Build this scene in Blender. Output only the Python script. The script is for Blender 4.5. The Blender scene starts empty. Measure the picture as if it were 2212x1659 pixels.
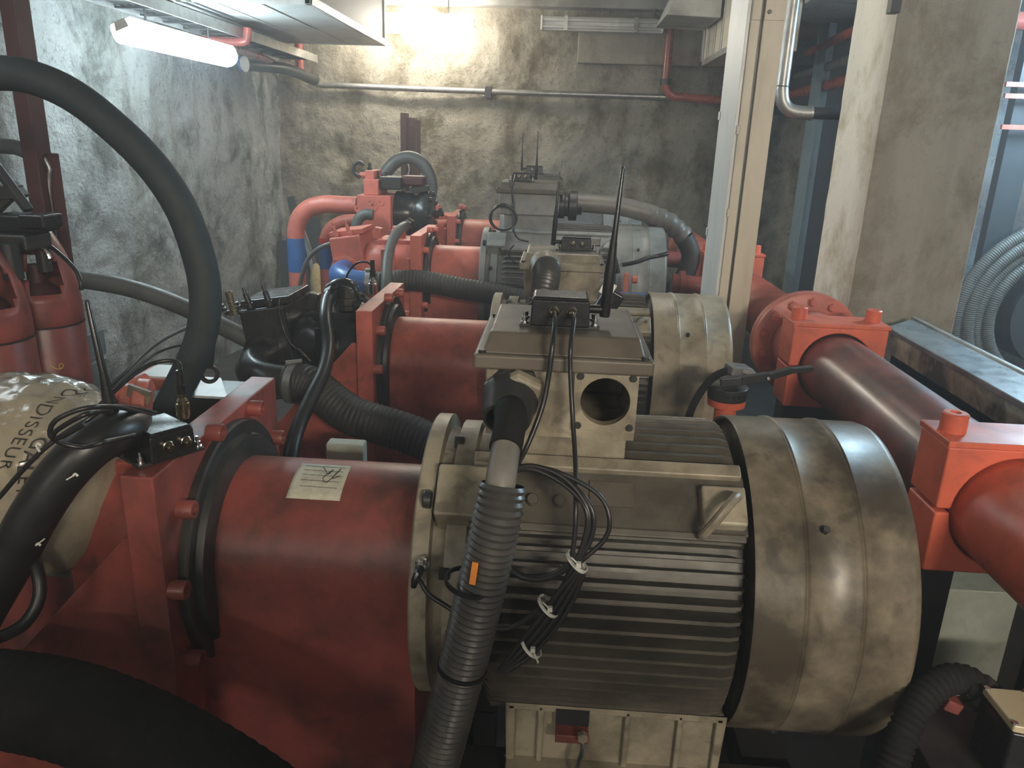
import bpy, bmesh, math, random
from math import sin, cos, pi, radians, atan2, sqrt
from mathutils import Vector, Matrix, noise

random.seed(7)
SC = bpy.context.scene
COL = SC.collection

# ------------------------------------------------------------------ camera
W, H = 2212, 1659
FPX = 1660.0
CAM = Vector((0, 0, 1.75))
RM = (Matrix.Rotation(radians(2.9), 3, 'Z') @ Matrix.Rotation(radians(90 - 17.5), 3, 'X')
      @ Matrix.Rotation(radians(2.0), 3, 'Z'))
cd = bpy.data.cameras.new('camera')
cd.sensor_fit = 'HORIZONTAL'
cd.sensor_width = 36.0
cd.lens = 36.0 * FPX / W
cd.clip_start = 0.02
cam = bpy.data.objects.new('camera', cd)
cam.matrix_world = Matrix.Translation(CAM) @ RM.to_4x4()
COL.objects.link(cam)
SC.camera = cam

# ------------------------------------------------------------------ world, exposure
SC.view_settings.view_transform = 'Standard'
SC.view_settings.look = 'None'
SC.view_settings.gamma = 1.0
SC.view_settings.exposure = 0.0
SC.view_settings.use_curve_mapping = False
wd = bpy.data.worlds.new('world')
SC.world = wd
wd.use_nodes = True
wd.node_tree.nodes['Background'].inputs[0].default_value = (0.10, 0.11, 0.12, 1)
wd.node_tree.nodes['Background'].inputs[1].default_value = 0.25
LAMP_COOL = ((0.74, 0.93, 1.0), 52.0)      # tube on the left wall
LAMP_WARM = ((1.0, 0.92, 0.78), 52.0)      # tube on the back wall
LAMP_REAR = ((1.0, 0.90, 0.75), 320.0)      # tube over the aisle the photo is taken from
LAMP_SIDE = ((0.55, 0.82, 1.0), 210.0)      # tube over the side passage
FILL_NEAR = ((0.86, 0.95, 1.0), 7.0)     # added unseen fill at the left, brightening left-facing sides
FILL_MID = ((1.0, 0.95, 0.86), 16.0)        # added unseen overhead fill for the column and back zone
FILL_BACK = ((1.0, 0.93, 0.82), 60.0)      # added unseen fill behind on the left, lifting the pump fronts
HAZE = 0.027
# thin oily haze hanging everywhere in the air
_v = wd.node_tree.nodes.new('ShaderNodeVolumeScatter')
_v.inputs['Color'].default_value = (.95, .97, 1, 1)
_v.inputs['Density'].default_value = HAZE
_v.inputs['Anisotropy'].default_value = .3
wd.node_tree.links.new(_v.outputs[0], wd.node_tree.nodes['World Output'].inputs['Volume'])


def P(px, py, X=None, Y=None, Z=None):
    """the point of the place seen at a photo pixel, on a plane of known X, Y or Z"""
    d = RM @ Vector(((px - W / 2) / FPX, -(py - H / 2) / FPX, -1.0))
    if Y is not None:
        t = (Y - CAM.y) / d.y
    elif X is not None:
        t = (X - CAM.x) / d.x
    else:
        t = (Z - CAM.z) / d.z
    return CAM + d * t


def PP(lst, Y=None):
    return [P(a[0], a[1], Y=a[2] if len(a) > 2 else Y) for a in lst]


# ------------------------------------------------------------------ mesh helpers
class MB:
    def __init__(s):
        s.v, s.f = [], []

    def add(s, vs, fs):
        n = len(s.v)
        s.v += [Vector(v) for v in vs]
        s.f += [tuple(i + n for i in f) for f in fs]
        return s

    def box(s, x0, x1, y0, y1, z0, z1):
        return s.hexa([(x0, y0, z0), (x1, y0, z0), (x1, y1, z0), (x0, y1, z0)],
                      [(x0, y0, z1), (x1, y0, z1), (x1, y1, z1), (x0, y1, z1)])

    def hexa(s, lo, hi):
        n = len(lo)
        fs = [tuple(range(n))[::-1], tuple(range(n, 2 * n))]
        fs += [(i, (i + 1) % n, n + (i + 1) % n, n + i) for i in range(n)]
        return s.add(list(lo) + list(hi), fs)

    def obox(s, c, size, rot):
        hx, hy, hz = [a / 2 for a in size]
        c = Vector(c)
        f = lambda x, y, z: c + rot @ Vector((x, y, z))
        return s.hexa([f(-hx, -hy, -hz), f(hx, -hy, -hz), f(hx, hy, -hz), f(-hx, hy, -hz)],
                      [f(-hx, -hy, hz), f(hx, -hy, hz), f(hx, hy, hz), f(-hx, hy, hz)])

    def prism(s, poly, ext):
        ext = Vector(ext)
        return s.hexa([Vector(p) for p in poly], [Vector(p) + ext for p in poly])

    def lathe(s, prof, org, axis=(0, 0, 1), n=32, skip=None, caps=True, phase=0.0, ref=None):
        """prof: (distance along axis, radius)"""
        a = Vector(axis).normalized()
        u = Vector(ref) if ref else (Vector((0, 0, 1)) if abs(a.z) < .9 else Vector((1, 0, 0)))
        u = (u - a * u.dot(a)).normalized()
        w = a.cross(u)
        o = Vector(org)
        vs = []
        for t, r in prof:
            for i in range(n):
                q = 2 * pi * i / n + phase
                vs.append(o + a * t + (u * cos(q) + w * sin(q)) * r)
        fs = []
        for k in range(len(prof) - 1):
            for i in range(n):
                if skip and skip(k, i):
                    continue
                j = (i + 1) % n
                fs.append((k * n + i, k * n + j, (k + 1) * n + j, (k + 1) * n + i))
        if caps:
            if prof[0][1] > 1e-5:
                fs.append(tuple(range(n))[::-1])
            if prof[-1][1] > 1e-5:
                fs.append(tuple((len(prof) - 1) * n + i for i in range(n)))
        return s.add(vs, fs)

    def cyl(s, p0, p1, r, n=16, r2=None):
        p0, p1 = Vector(p0), Vector(p1)
        return s.lathe([(0, r), ((p1 - p0).length, r if r2 is None else r2)], p0, p1 - p0, n)

    def bar(s, p0, p1, w, h, up=(0, 0, 1)):
        """square bar between two points"""
        p0, p1 = Vector(p0), Vector(p1)
        a = (p1 - p0).normalized()
        u = Vector(up)
        u = (u - a * u.dot(a))
        if u.length < 1e-4:
            u = Vector((1, 0, 0)) - a * a.x
        u.normalize()
        v = a.cross(u)
        q = [(-1, -1), (1, -1), (1, 1), (-1, 1)]
        return s.hexa([p0 + v * i * w / 2 + u * j * h / 2 for i, j in q],
                      [p1 + v * i * w / 2 + u * j * h / 2 for i, j in q])

    def tube(s, pts, r, n=12, step=0.012, corr=None, caps=True, spline=True):
        """tube along points; r number or list per point; corr=(pitch, depth) makes ribs"""
        pts = [Vector(p) for p in pts]
        rs = list(r) if isinstance(r, (list, tuple)) else [r] * len(pts)
        line, rad = [], []
        if spline and len(pts) > 2:
            ext = [pts[0] * 2 - pts[1]] + pts + [pts[-1] * 2 - pts[-2]]
            for i in range(len(pts) - 1):
                p0, p1, p2, p3 = ext[i:i + 4]
                m = max(2, int((p2 - p1).length / step))
                t0, t1 = (p2 - p0) * .5, (p3 - p1) * .5
                for k in range(m):
                    t = k / m
                    line.append((2 * t**3 - 3 * t**2 + 1) * p1 + (t**3 - 2 * t**2 + t) * t0
                                + (-2 * t**3 + 3 * t**2) * p2 + (t**3 - t**2) * t1)
                    rad.append(rs[i] * (1 - t) + rs[i + 1] * t)
            line.append(pts[-1]); rad.append(rs[-1])
        else:
            line, rad = pts, rs
        if corr:
            pitch, depth = corr
            # resample by arc length, four rings a rib
            L = [0]
            for i in range(1, len(line)):
                L.append(L[-1] + (line[i] - line[i - 1]).length)
            nl, nr, k = [], [], 0
            m = int(L[-1] / (pitch / 4))
            for q in range(m + 1):
                d = L[-1] * q / m
                while k < len(L) - 2 and L[k + 1] < d:
                    k += 1
                f = (d - L[k]) / max(1e-9, L[k + 1] - L[k])
                nl.append(line[k].lerp(line[k + 1], min(1, f)))
                nr.append(rad[k] * (1 - f) + rad[k + 1] * f + depth * (0, .55, 1, .55)[q % 4] - depth * .6)
            line, rad = nl, nr
        t = (line[1] - line[0]).normalized()
        u = Vector((0, 0, 1)) if abs(t.z) < .9 else Vector((1, 0, 0))
        u = (u - t * u.dot(t)).normalized()
        vs = []
        for i, p in enumerate(line):
            if 0 < i < len(line) - 1:
                t = (line[i + 1] - line[i - 1]).normalized()
            elif i:
                t = (line[i] - line[i - 1]).normalized()
            u = (u - t * u.dot(t)).normalized()
            w = t.cross(u)
            for k in range(n):
                q = 2 * pi * k / n
                vs.append(p + (u * cos(q) + w * sin(q)) * rad[i])
        fs = []
        for i in range(len(line) - 1):
            for k in range(n):
                j = (k + 1) % n
                fs.append((i * n + k, i * n + j, (i + 1) * n + j, (i + 1) * n + k))
        if caps:
            fs += [tuple(range(n))[::-1], tuple((len(line) - 1) * n + k for k in range(n))]
        return s.add(vs, fs)

    def bolt(s, p, axis, r, h, hexed=True):
        s.lathe([(0, r), (h * .85, r), (h, r * .85)], p, axis, 6 if hexed else 16)
        return s

    def socket(s, p, axis, r, h):
        s.lathe([(0, r * .97), (h * .9, r), (h, r * .92), (h, r * .55), (h * .5, r * .5), (h * .5, 0.0)], p, axis, 18, caps=False)
        return s

    def build(s, name, mat, parent=None, bevel=0.0, smooth=32, seg=2, subsurf=0, solid=0.0):
        if parent is not None:
            o0 = wl(parent)
        else:
            xs = [v.x for v in s.v]; ys = [v.y for v in s.v]; zs = [v.z for v in s.v]
            o0 = Vector(((min(xs) + max(xs)) / 2, (min(ys) + max(ys)) / 2, min(zs)))
        me = bpy.data.meshes.new(name)
        me.from_pydata([v - o0 for v in s.v], [], s.f)
        bm = bmesh.new(); bm.from_mesh(me)
        bmesh.ops.remove_doubles(bm, verts=bm.verts, dist=1e-6)
        bmesh.ops.recalc_face_normals(bm, faces=bm.faces)
        bm.to_mesh(me); bm.free()
        me.materials.append(mat)
        for p in me.polygons:
            p.use_smooth = smooth > 0
        if smooth > 0:
            me.set_sharp_from_angle(angle=radians(smooth))
        ob = bpy.data.objects.new(name, me)
        COL.objects.link(ob)
        if parent is not None:
            ob.parent = parent
        else:
            ob.location = o0
        if solid:
            m = ob.modifiers.new('solid', 'SOLIDIFY'); m.thickness = solid; m.offset = -1
        if bevel:
            m = ob.modifiers.new('bevel', 'BEVEL')
            m.width = bevel; m.segments = seg; m.limit_method = 'ANGLE'; m.angle_limit = radians(40)
            m.harden_normals = True
        if subsurf:
            m = ob.modifiers.new('sub', 'SUBSURF'); m.levels = subsurf; m.render_levels = subsurf
        return ob


def wl(o):
    v = Vector((0, 0, 0))
    while o is not None:
        v += o.location
        o = o.parent
    return v


def tag(o, label, cat, group=None, kind=None):
    if label: o['label'] = label
    if cat: o['category'] = cat
    if group: o['group'] = group
    if kind: o['kind'] = kind
    return o


def thing(name, label, cat, loc, group=None):
    o = bpy.data.objects.new(name, None)
    o.empty_display_size = .1
    o.location = loc
    COL.objects.link(o)
    return tag(o, label, cat, group)


def struct(o):
    o['kind'] = 'structure'
    return o


# ------------------------------------------------------------------ materials
def mat(name, col, rough=.5, dirt=None, amt=.5, scale=4.0, metal=0.0, bump=0.0, bscale=60.0,
        streak=False, coat=0.0, spec=.5, rvar=.15):
    m = bpy.data.materials.new(name)
    m.use_nodes = True
    nt = m.node_tree
    nd, lk = nt.nodes, nt.links
    b = nd['Principled BSDF']
    b.inputs['Metallic'].default_value = metal
    b.inputs['Specular IOR Level'].default_value = spec
    if coat:
        b.inputs['Coat Weight'].default_value = coat
        b.inputs['Coat Roughness'].default_value = .15
    tc = nd.new('ShaderNodeTexCoord')
    mp = nd.new('ShaderNodeMapping')
    lk.new(tc.outputs['Object'], mp.inputs[0])
    if streak:
        mp.inputs['Scale'].default_value = (1, 1, .18)
    n1 = nd.new('ShaderNodeTexNoise')
    n1.inputs['Scale'].default_value = scale
    n1.inputs['Detail'].default_value = 8
    n1.inputs['Roughness'].default_value = .65
    lk.new(mp.outputs[0], n1.inputs['Vector'])
    if dirt is not None:
        r = nd.new('ShaderNodeValToRGB')
        r.color_ramp.elements[0].position = .60 - .26 * amt
        r.color_ramp.elements[1].position = .78 - .20 * amt
        r.color_ramp.elements[0].color = (*col, 1)
        r.color_ramp.elements[1].color = (*[c * (1 - amt) + d * amt for c, d in zip(col, dirt)], 1)
        lk.new(n1.outputs['Fac'], r.inputs[0])
        # smaller smears on top
        n4 = nd.new('ShaderNodeTexNoise')
        n4.inputs['Scale'].default_value = scale * 2.3
        n4.inputs['Detail'].default_value = 6
        n4.inputs['Distortion'].default_value = .7
        lk.new(mp.outputs[0], n4.inputs['Vector'])
        r4 = nd.new('ShaderNodeValToRGB')
        r4.color_ramp.elements[0].position = .57
        r4.color_ramp.elements[1].position = .68
        r4.color_ramp.elements[0].color = (0, 0, 0, 1)
        r4.color_ramp.elements[1].color = (amt * .75, amt * .75, amt * .75, 1)
        lk.new(n4.outputs['Fac'], r4.inputs[0])
        mx = nd.new('ShaderNodeMix')
        mx.data_type = 'RGBA'
        lk.new(r4.outputs[0], mx.inputs[0])
        lk.new(r.outputs[0], mx.inputs[6])
        mx.inputs[7].default_value = (*dirt, 1)
        lk.new(mx.outputs[2], b.inputs['Base Color'])
    else:
        b.inputs['Base Color'].default_value = (*col, 1)
    mr = nd.new('ShaderNodeMapRange')
    mr.inputs['To Min'].default_value = max(.03, rough - rvar)
    mr.inputs['To Max'].default_value = min(1, rough + rvar)
    n2 = nd.new('ShaderNodeTexNoise')
    n2.inputs['Scale'].default_value = scale * 3
    n2.inputs['Detail'].default_value = 4
    lk.new(tc.outputs['Object'], n2.inputs['Vector'])
    lk.new(n2.outputs['Fac'], mr.inputs['Value'])
    lk.new(mr.outputs[0], b.inputs['Roughness'])
    if bump:
        n3 = nd.new('ShaderNodeTexNoise')
        n3.inputs['Scale'].default_value = bscale
        n3.inputs['Detail'].default_value = 6
        bp = nd.new('ShaderNodeBump')
        bp.inputs['Strength'].default_value = bump
        bp.inputs['Distance'].default_value = .01
        lk.new(tc.outputs['Object'], n3.inputs['Vector'])
        lk.new(n3.outputs['Fac'], bp.inputs['Height'])
        lk.new(bp.outputs[0], b.inputs['Normal'])
    return m


def wallmat(name, light, mid, dark, bump=.6, fine=34.0, pit=.8):
    """sprayed, stained concrete: broad damp stains, soot patches, pits"""
    m = bpy.data.materials.new(name)
    m.use_nodes = True
    nd, lk = m.node_tree.nodes, m.node_tree.links
    b = nd['Principled BSDF']
    b.inputs['Roughness'].default_value = .88
    b.inputs['Specular IOR Level'].default_value = .25
    tc = nd.new('ShaderNodeTexCoord')

    def nz(scale, det, rough=.6, sc=(1, 1, 1), dist=0.0):
        mp = nd.new('ShaderNodeMapping'); mp.inputs['Scale'].default_value = sc
        lk.new(tc.outputs['Object'], mp.inputs[0])
        n = nd.new('ShaderNodeTexNoise')
        n.inputs['Scale'].default_value = scale; n.inputs['Detail'].default_value = det
        n.inputs['Roughness'].default_value = rough; n.inputs['Distortion'].default_value = dist
        lk.new(mp.outputs[0], n.inputs['Vector'])
        return n.outputs['Fac']

    def ramp(src, p0, p1, c0, c1):
        r = nd.new('ShaderNodeValToRGB')
        r.color_ramp.elements[0].position = p0; r.color_ramp.elements[1].position = p1
        r.color_ramp.elements[0].color = (*c0, 1); r.color_ramp.elements[1].color = (*c1, 1)
        lk.new(src, r.inputs[0])
        return r.outputs[0]

    def mix(mode, a, c, fac=1.0):
        x = nd.new('ShaderNodeMix'); x.data_type = 'RGBA'; x.blend_type = mode
        x.inputs[0].default_value = fac
        lk.new(a, x.inputs[6]); lk.new(c, x.inputs[7])
        return x.outputs[2]
    base = ramp(nz(.9, 9, .62, (1, 1, .5), .12), .36, .64, mid, light)
    soot = ramp(nz(2.3, 10, .7, (1, 1, .75), .2), .48, .62, (1, 1, 1), [d / max(mid) for d in dark])
    pits = ramp(nz(30, 6, .75), .55, .66, (1, 1, 1), (.42, .41, .39))
    strk = ramp(nz(3.2, 6, .6, (1, 1, .10)), .50, .72, (1, 1, 1), (.55, .50, .42))
    c = mix('MULTIPLY', base, soot)
    c = mix('MULTIPLY', c, pits, pit)
    c = mix('MULTIPLY', c, strk, .8)
    lk.new(c, b.inputs['Base Color'])
    bp = nd.new('ShaderNodeBump'); bp.inputs['Strength'].default_value = bump
    bp.inputs['Distance'].default_value = .03
    lk.new(nz(fine, 8, .7), bp.inputs['Height'])
    bp2 = nd.new('ShaderNodeBump'); bp2.inputs['Strength'].default_value = bump * .8
    bp2.inputs['Distance'].default_value = .08
    lk.new(nz(fine * .22, 6, .65), bp2.inputs['Height'])
    lk.new(bp.outputs[0], bp2.inputs['Normal'])
    lk.new(bp2.outputs[0], b.inputs['Normal'])
    return m


def glowmat(name, lamp):
    m = bpy.data.materials.new(name); m.use_nodes = True
    nd, lk = m.node_tree.nodes, m.node_tree.links
    b = nd['Principled BSDF']
    b.inputs['Base Color'].default_value = (.9, .9, .9, 1)
    b.inputs['Emission Color'].default_value = (*lamp[0], 1)
    b.inputs['Emission Strength'].default_value = lamp[1]
    return m


M = dict(
    back=wallmat('sprayed_concrete_back', (.40, .375, .31), (.27, .25, .20), (.10, .09, .07)),
    left=wallmat('sprayed_concrete_left', (.42, .43, .42), (.26, .265, .25), (.085, .085, .08), .75, 46),
    pale=wallmat('sidelit_concrete', (.86, .81, .70), (.74, .69, .59), (.5, .46, .39), .15, 60, .2),
    side=wallmat('side_concrete', (.34, .36, .38), (.25, .26, .27), (.12, .12, .13), .3),
    floor=mat('oily_floor', (.05, .048, .045), .6, (.02, .018, .016), .7, 3, bump=.2),
    ceil=mat('ceiling_concrete', (.40, .40, .37), .85, (.17, .17, .15), .7, 2, bump=.25),
    column=wallmat('cast_concrete', (.42, .385, .32), (.33, .30, .245), (.20, .18, .15), .22, 60, .25),
    redmid=mat('brightened_red_second_set', (.55, .135, .10), .42, (.14, .05, .04), .75, 4, bump=.08, bscale=40),  # lighter copy of the red, making up for the shade on this set
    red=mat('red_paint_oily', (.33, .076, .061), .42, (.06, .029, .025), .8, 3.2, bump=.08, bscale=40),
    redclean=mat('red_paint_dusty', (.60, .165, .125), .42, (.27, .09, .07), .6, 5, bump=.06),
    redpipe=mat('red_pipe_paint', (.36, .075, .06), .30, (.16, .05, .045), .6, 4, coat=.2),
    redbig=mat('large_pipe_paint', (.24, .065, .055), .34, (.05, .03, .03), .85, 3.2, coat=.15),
    clampred=mat('clamp_paint', (.66, .135, .075), .42, (.22, .065, .05), .55, 5, bump=.05),
    maroon=mat('maroon_steel', (.07, .024, .024), .55, (.05, .02, .02), .6, 5),
    redband=mat('bright_red_band', (.55, .03, .025), .4),
    blue=mat('blue_paint', (.045, .13, .36), .35, (.03, .08, .2), .5, 6),
    khaki=mat('khaki_motor_paint', (.35, .305, .225), .42, (.085, .070, .05), .75, 7, bump=.05, bscale=90),
    coverlit=mat('brightened_cover_paint', (.42, .365, .265), .38, (.16, .13, .095), .7, 6, bump=.03, bscale=60),  # lighter copy of the cover paint, standing in for light on the second cover
    lidpaint=mat('dusty_lid_paint', (.135, .115, .090), .45, (.08, .066, .05), .7, 6, bump=.05),
    cover=mat('khaki_cover_paint', (.25, .21, .148), .38, (.05, .04, .030), .9, 5.5, bump=.03, bscale=60),
    grime=mat('grimy_motor_paint', (.10, .087, .068), .45, (.04, .034, .027), .8, 8, bump=.08),
    grey=mat('grey_motor_paint', (.27, .28, .27), .40, (.11, .11, .10), .6, 6, bump=.04),
    greydark=mat('grey_machined', (.20, .195, .19), .45, (.08, .075, .07), .6, 9, metal=.2),
    black=mat('black_rubber', (.014, .014, .015), .36, (.03, .028, .026), .5, 12),
    archose=mat('haze_tinted_rubber', (.026, .036, .042), .7, (.038, .046, .05), .6, 14),  # bluish haze tinted into the black rubber
    blackmatt=mat('black_rubber_dusty', (.012, .012, .012), .8, (.02, .019, .018), .6, 14, spec=.2),
    hosegrey=mat('grey_hose', (.10, .105, .10), .5, (.05, .05, .05), .6, 8),
    ribbed=mat('ribbed_hose', (.050, .045, .040), .58, (.025, .022, .02), .6, 10),
    conduit=mat('grey_conduit', (.052, .050, .048), .34, (.10, .085, .07), .5, 14),
    cable=mat('grey_cable', (.19, .175, .155), .42, (.10, .09, .08), .5, 14),
    plastic=mat('black_plastic', (.012, .012, .014), .28, (.02, .02, .02), .4, 20, rvar=.08),
    iron=mat('dark_iron', (.022, .023, .024), .40, (.045, .040, .034), .6, 8),
    oily=mat('oily_black_paint', (.016, .017, .018), .26, (.05, .046, .04), .55, 5),
    steel=mat('bright_steel', (.55, .55, .54), .25, (.35, .33, .3), .5, 20, metal=1),
    galv=mat('galvanised_steel', (.42, .42, .41), .38, (.22, .21, .2), .6, 10, metal=.8),
    chrome=mat('chrome', (.75, .75, .75), .12, metal=1),
    brass=mat('brass', (.36, .31, .21), .25, (.2, .17, .11), .5, 30, metal=1),
    cream=mat('cream_enamel', (.62, .55, .43), .42, (.34, .29, .21), .5, 5, streak=True),
    white=mat('white_enamel', (.66, .66, .64), .38, (.42, .40, .36), .5, 4, streak=True),
    lampwhite=mat('lamp_housing_white', (.72, .72, .70), .4, (.5, .47, .42), .5, 9),
    ductmetal=mat('duct_sheet_metal', (.70, .72, .71), .38, (.45, .47, .47), .6, 2.5, metal=.1),
    grille=mat('duct_mesh_side', (.07, .07, .068), .6, (.03, .03, .03), .5, 90),
    bluegrey=mat('bluegrey_steel', (.20, .27, .30), .5, (.10, .13, .15), .5, 6),
    darkblue=mat('dark_steel', (.035, .042, .05), .55, (.02, .025, .03), .5, 6),
    straw=mat('broom_straw', (.45, .35, .17), .8, (.25, .18, .08), .7, 60, streak=True, bump=.5, bscale=120),
    wood=mat('grey_wood', (.20, .18, .15), .75, (.07, .06, .05), .7, 9, streak=True),
    timber=mat('worn_painted_timber', (.06, .06, .058), .6, (.55, .48, .35), .8, 5, bump=.1),
    timberpale=mat('pale_timber', (.42, .37, .28), .6, (.10, .09, .075), .6, 5, streak=True),
    greytop=mat('scuffed_zinc_sheet', (.30, .34, .36), .32, (.16, .19, .21), .7, 7, metal=.55),
    mint=mat('pale_green_enamel', (.36, .39, .33), .5, (.17, .18, .15), .5, 6),
    orange=mat('orange_tag', (.75, .24, .03), .5),
    yellow=mat('yellow_crayon', (.62, .45, .07), .8),
    ink=mat('faded_print', (.03, .027, .022), .6),
    tie=mat('white_cable_tie', (.62, .60, .55), .45),
    sheet=mat('white_sheet', (.72, .75, .76), .35, (.55, .58, .6), .5, 8),
    label=mat('paper_label', (.52, .50, .40), .6, (.30, .28, .21), .6, 45),
    plate=mat('dark_nameplate', (.10, .085, .065), .5, (.05, .043, .034), .6, 20),
    glassclear=mat('clear_plastic_lid', (.50, .42, .28), .2, (.34, .27, .17), .5, 10),
    glow_cool=glowmat('lit_cool_tube', LAMP_COOL),
    glow_warm=glowmat('lit_warm_tube', LAMP_WARM),
    glow_rear=glowmat('lit_rear_tube', LAMP_REAR),
    fill_near=glowmat('near_fill_glow', FILL_NEAR),
    fill_back=glowmat('back_fill_glow', FILL_BACK),
    fill_mid=glowmat('overhead_fill_glow', FILL_MID),
    glow_side=glowmat('lit_side_tube', LAMP_SIDE),
)

# ------------------------------------------------------------------ the setting
XL, XR, YB, YF, ZC = -2.62, 3.45, 7.4, -4.2, 3.0


def rough_wall(name, f, nu, nv, material, nrm, amp):
    mb = MB()
    vs = []
    nrm = Vector(nrm)
    for j in range(nv + 1):
        for i in range(nu + 1):
            p = f(i / nu, j / nv)
            d = noise.fractal(p * 1.6, 1.0, 2.0, 5) * amp + noise.fractal(p * 9, 1.0, 2.0, 4) * amp * .32
            vs.append(p + nrm * d)
    fs = [(j * (nu + 1) + i, j * (nu + 1) + i + 1, (j + 1) * (nu + 1) + i + 1, (j + 1) * (nu + 1) + i)
          for j in range(nv) for i in range(nu)]
    mb.add(vs, fs)
    return struct(mb.build(name, material, smooth=180))


rough_wall('wall_back', lambda u, v: Vector((XL - .15 + (XR - XL + .2) * u, YB, ZC * v)), 240, 120, M['back'], (0, -1, 0), .035)
rough_wall('wall_left', lambda u, v: Vector((XL, YF + (YB + .15 - YF) * u, ZC * v)), 300, 100, M['left'], (1, 0, 0), .045)
struct(MB().box(XR, XR + .15, YF, YB + .2, 0, ZC).build('wall_right', M['side']))
struct(MB().box(XL - .3, XR + .15, YF - .15, YF, 0, ZC).build('wall_front', M['side']))
struct(MB().box(XL - .3, XR + .15, YF - .15, YB + .3, -.15, 0).build('floor', M['floor']))
struct(MB().box(XL - .3, XR + .15, YF - .15, YB + .3, ZC, ZC + .15).build('ceiling', M['ceil']))
# lower slab over the side passage
struct(MB().box(1.42, XR, 3.95, YB, 2.60, ZC).build('ceiling_slab', M['ceil'], bevel=.01))
# concrete beam along the top of the back wall, with its ledge
struct(MB().box(XL, 1.42, YB - .16, YB, 2.86, ZC).build('trim_beam', M['ceil'], bevel=.008))
a, b_ = P(1250, 66, Y=YB - .05), P(1440, 142, Y=YB - .05)
mb = MB().box(a.x, b_.x + .55, YB - .07, YB + .05, b_.z, a.z + .12)
struct(mb.build('trim_panel', M['column'], bevel=.01))

# the column
pc = thing('concrete_column', 'square cast concrete column with side light painted on its left face, right of the steel post', 'column', (1.62, 3.85, 0))
mb = MB()
n = 40
xs = (1.365, 1.862)
corner = []
ring = []
for k in range(n + 1):
    z = ZC * k / n
    w = lambda s: noise.noise(Vector((s, 0, z * 9))) * .0035
    ring.append([(xs[0] + w(1), 3.6 + w(2), z), (xs[1] + w(3), 3.6 + w(4), z), (xs[1] + w(5), 4.12, z), (xs[0] + w(6), 4.12 + w(7), z)])
vs = [p for r in ring for p in r]
fs = [(k * 4 + i, k * 4 + (i + 1) % 4, (k + 1) * 4 + (i + 1) % 4, (k + 1) * 4 + i) for k in range(n) for i in range(4)]
mb.add(vs, fs + [(0, 1, 2, 3), tuple(n * 4 + i for i in range(4))])
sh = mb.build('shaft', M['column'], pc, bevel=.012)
sh.data.materials.append(M['pale'])      # light from the left, painted in as paler concrete
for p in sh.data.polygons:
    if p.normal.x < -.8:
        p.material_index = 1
# small bracket at the top of the column corner
a = P(1931, 10, Y=3.58)
MB().box(a.x - .02, a.x + .02, 3.55, 3.602, a.z - .035, a.z + .3).build('corner_bracket', M['iron'], pc, bevel=.004)

# ------------------------------------------------------------------ electric motors
def polar(ay, az, r, el, x=0.0):
    """point at elevation el (deg, 0 = towards the aisle, 90 = up) round a motor axis"""
    return Vector((x, ay - r * cos(radians(el)), az + r * sin(radians(el))))


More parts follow.
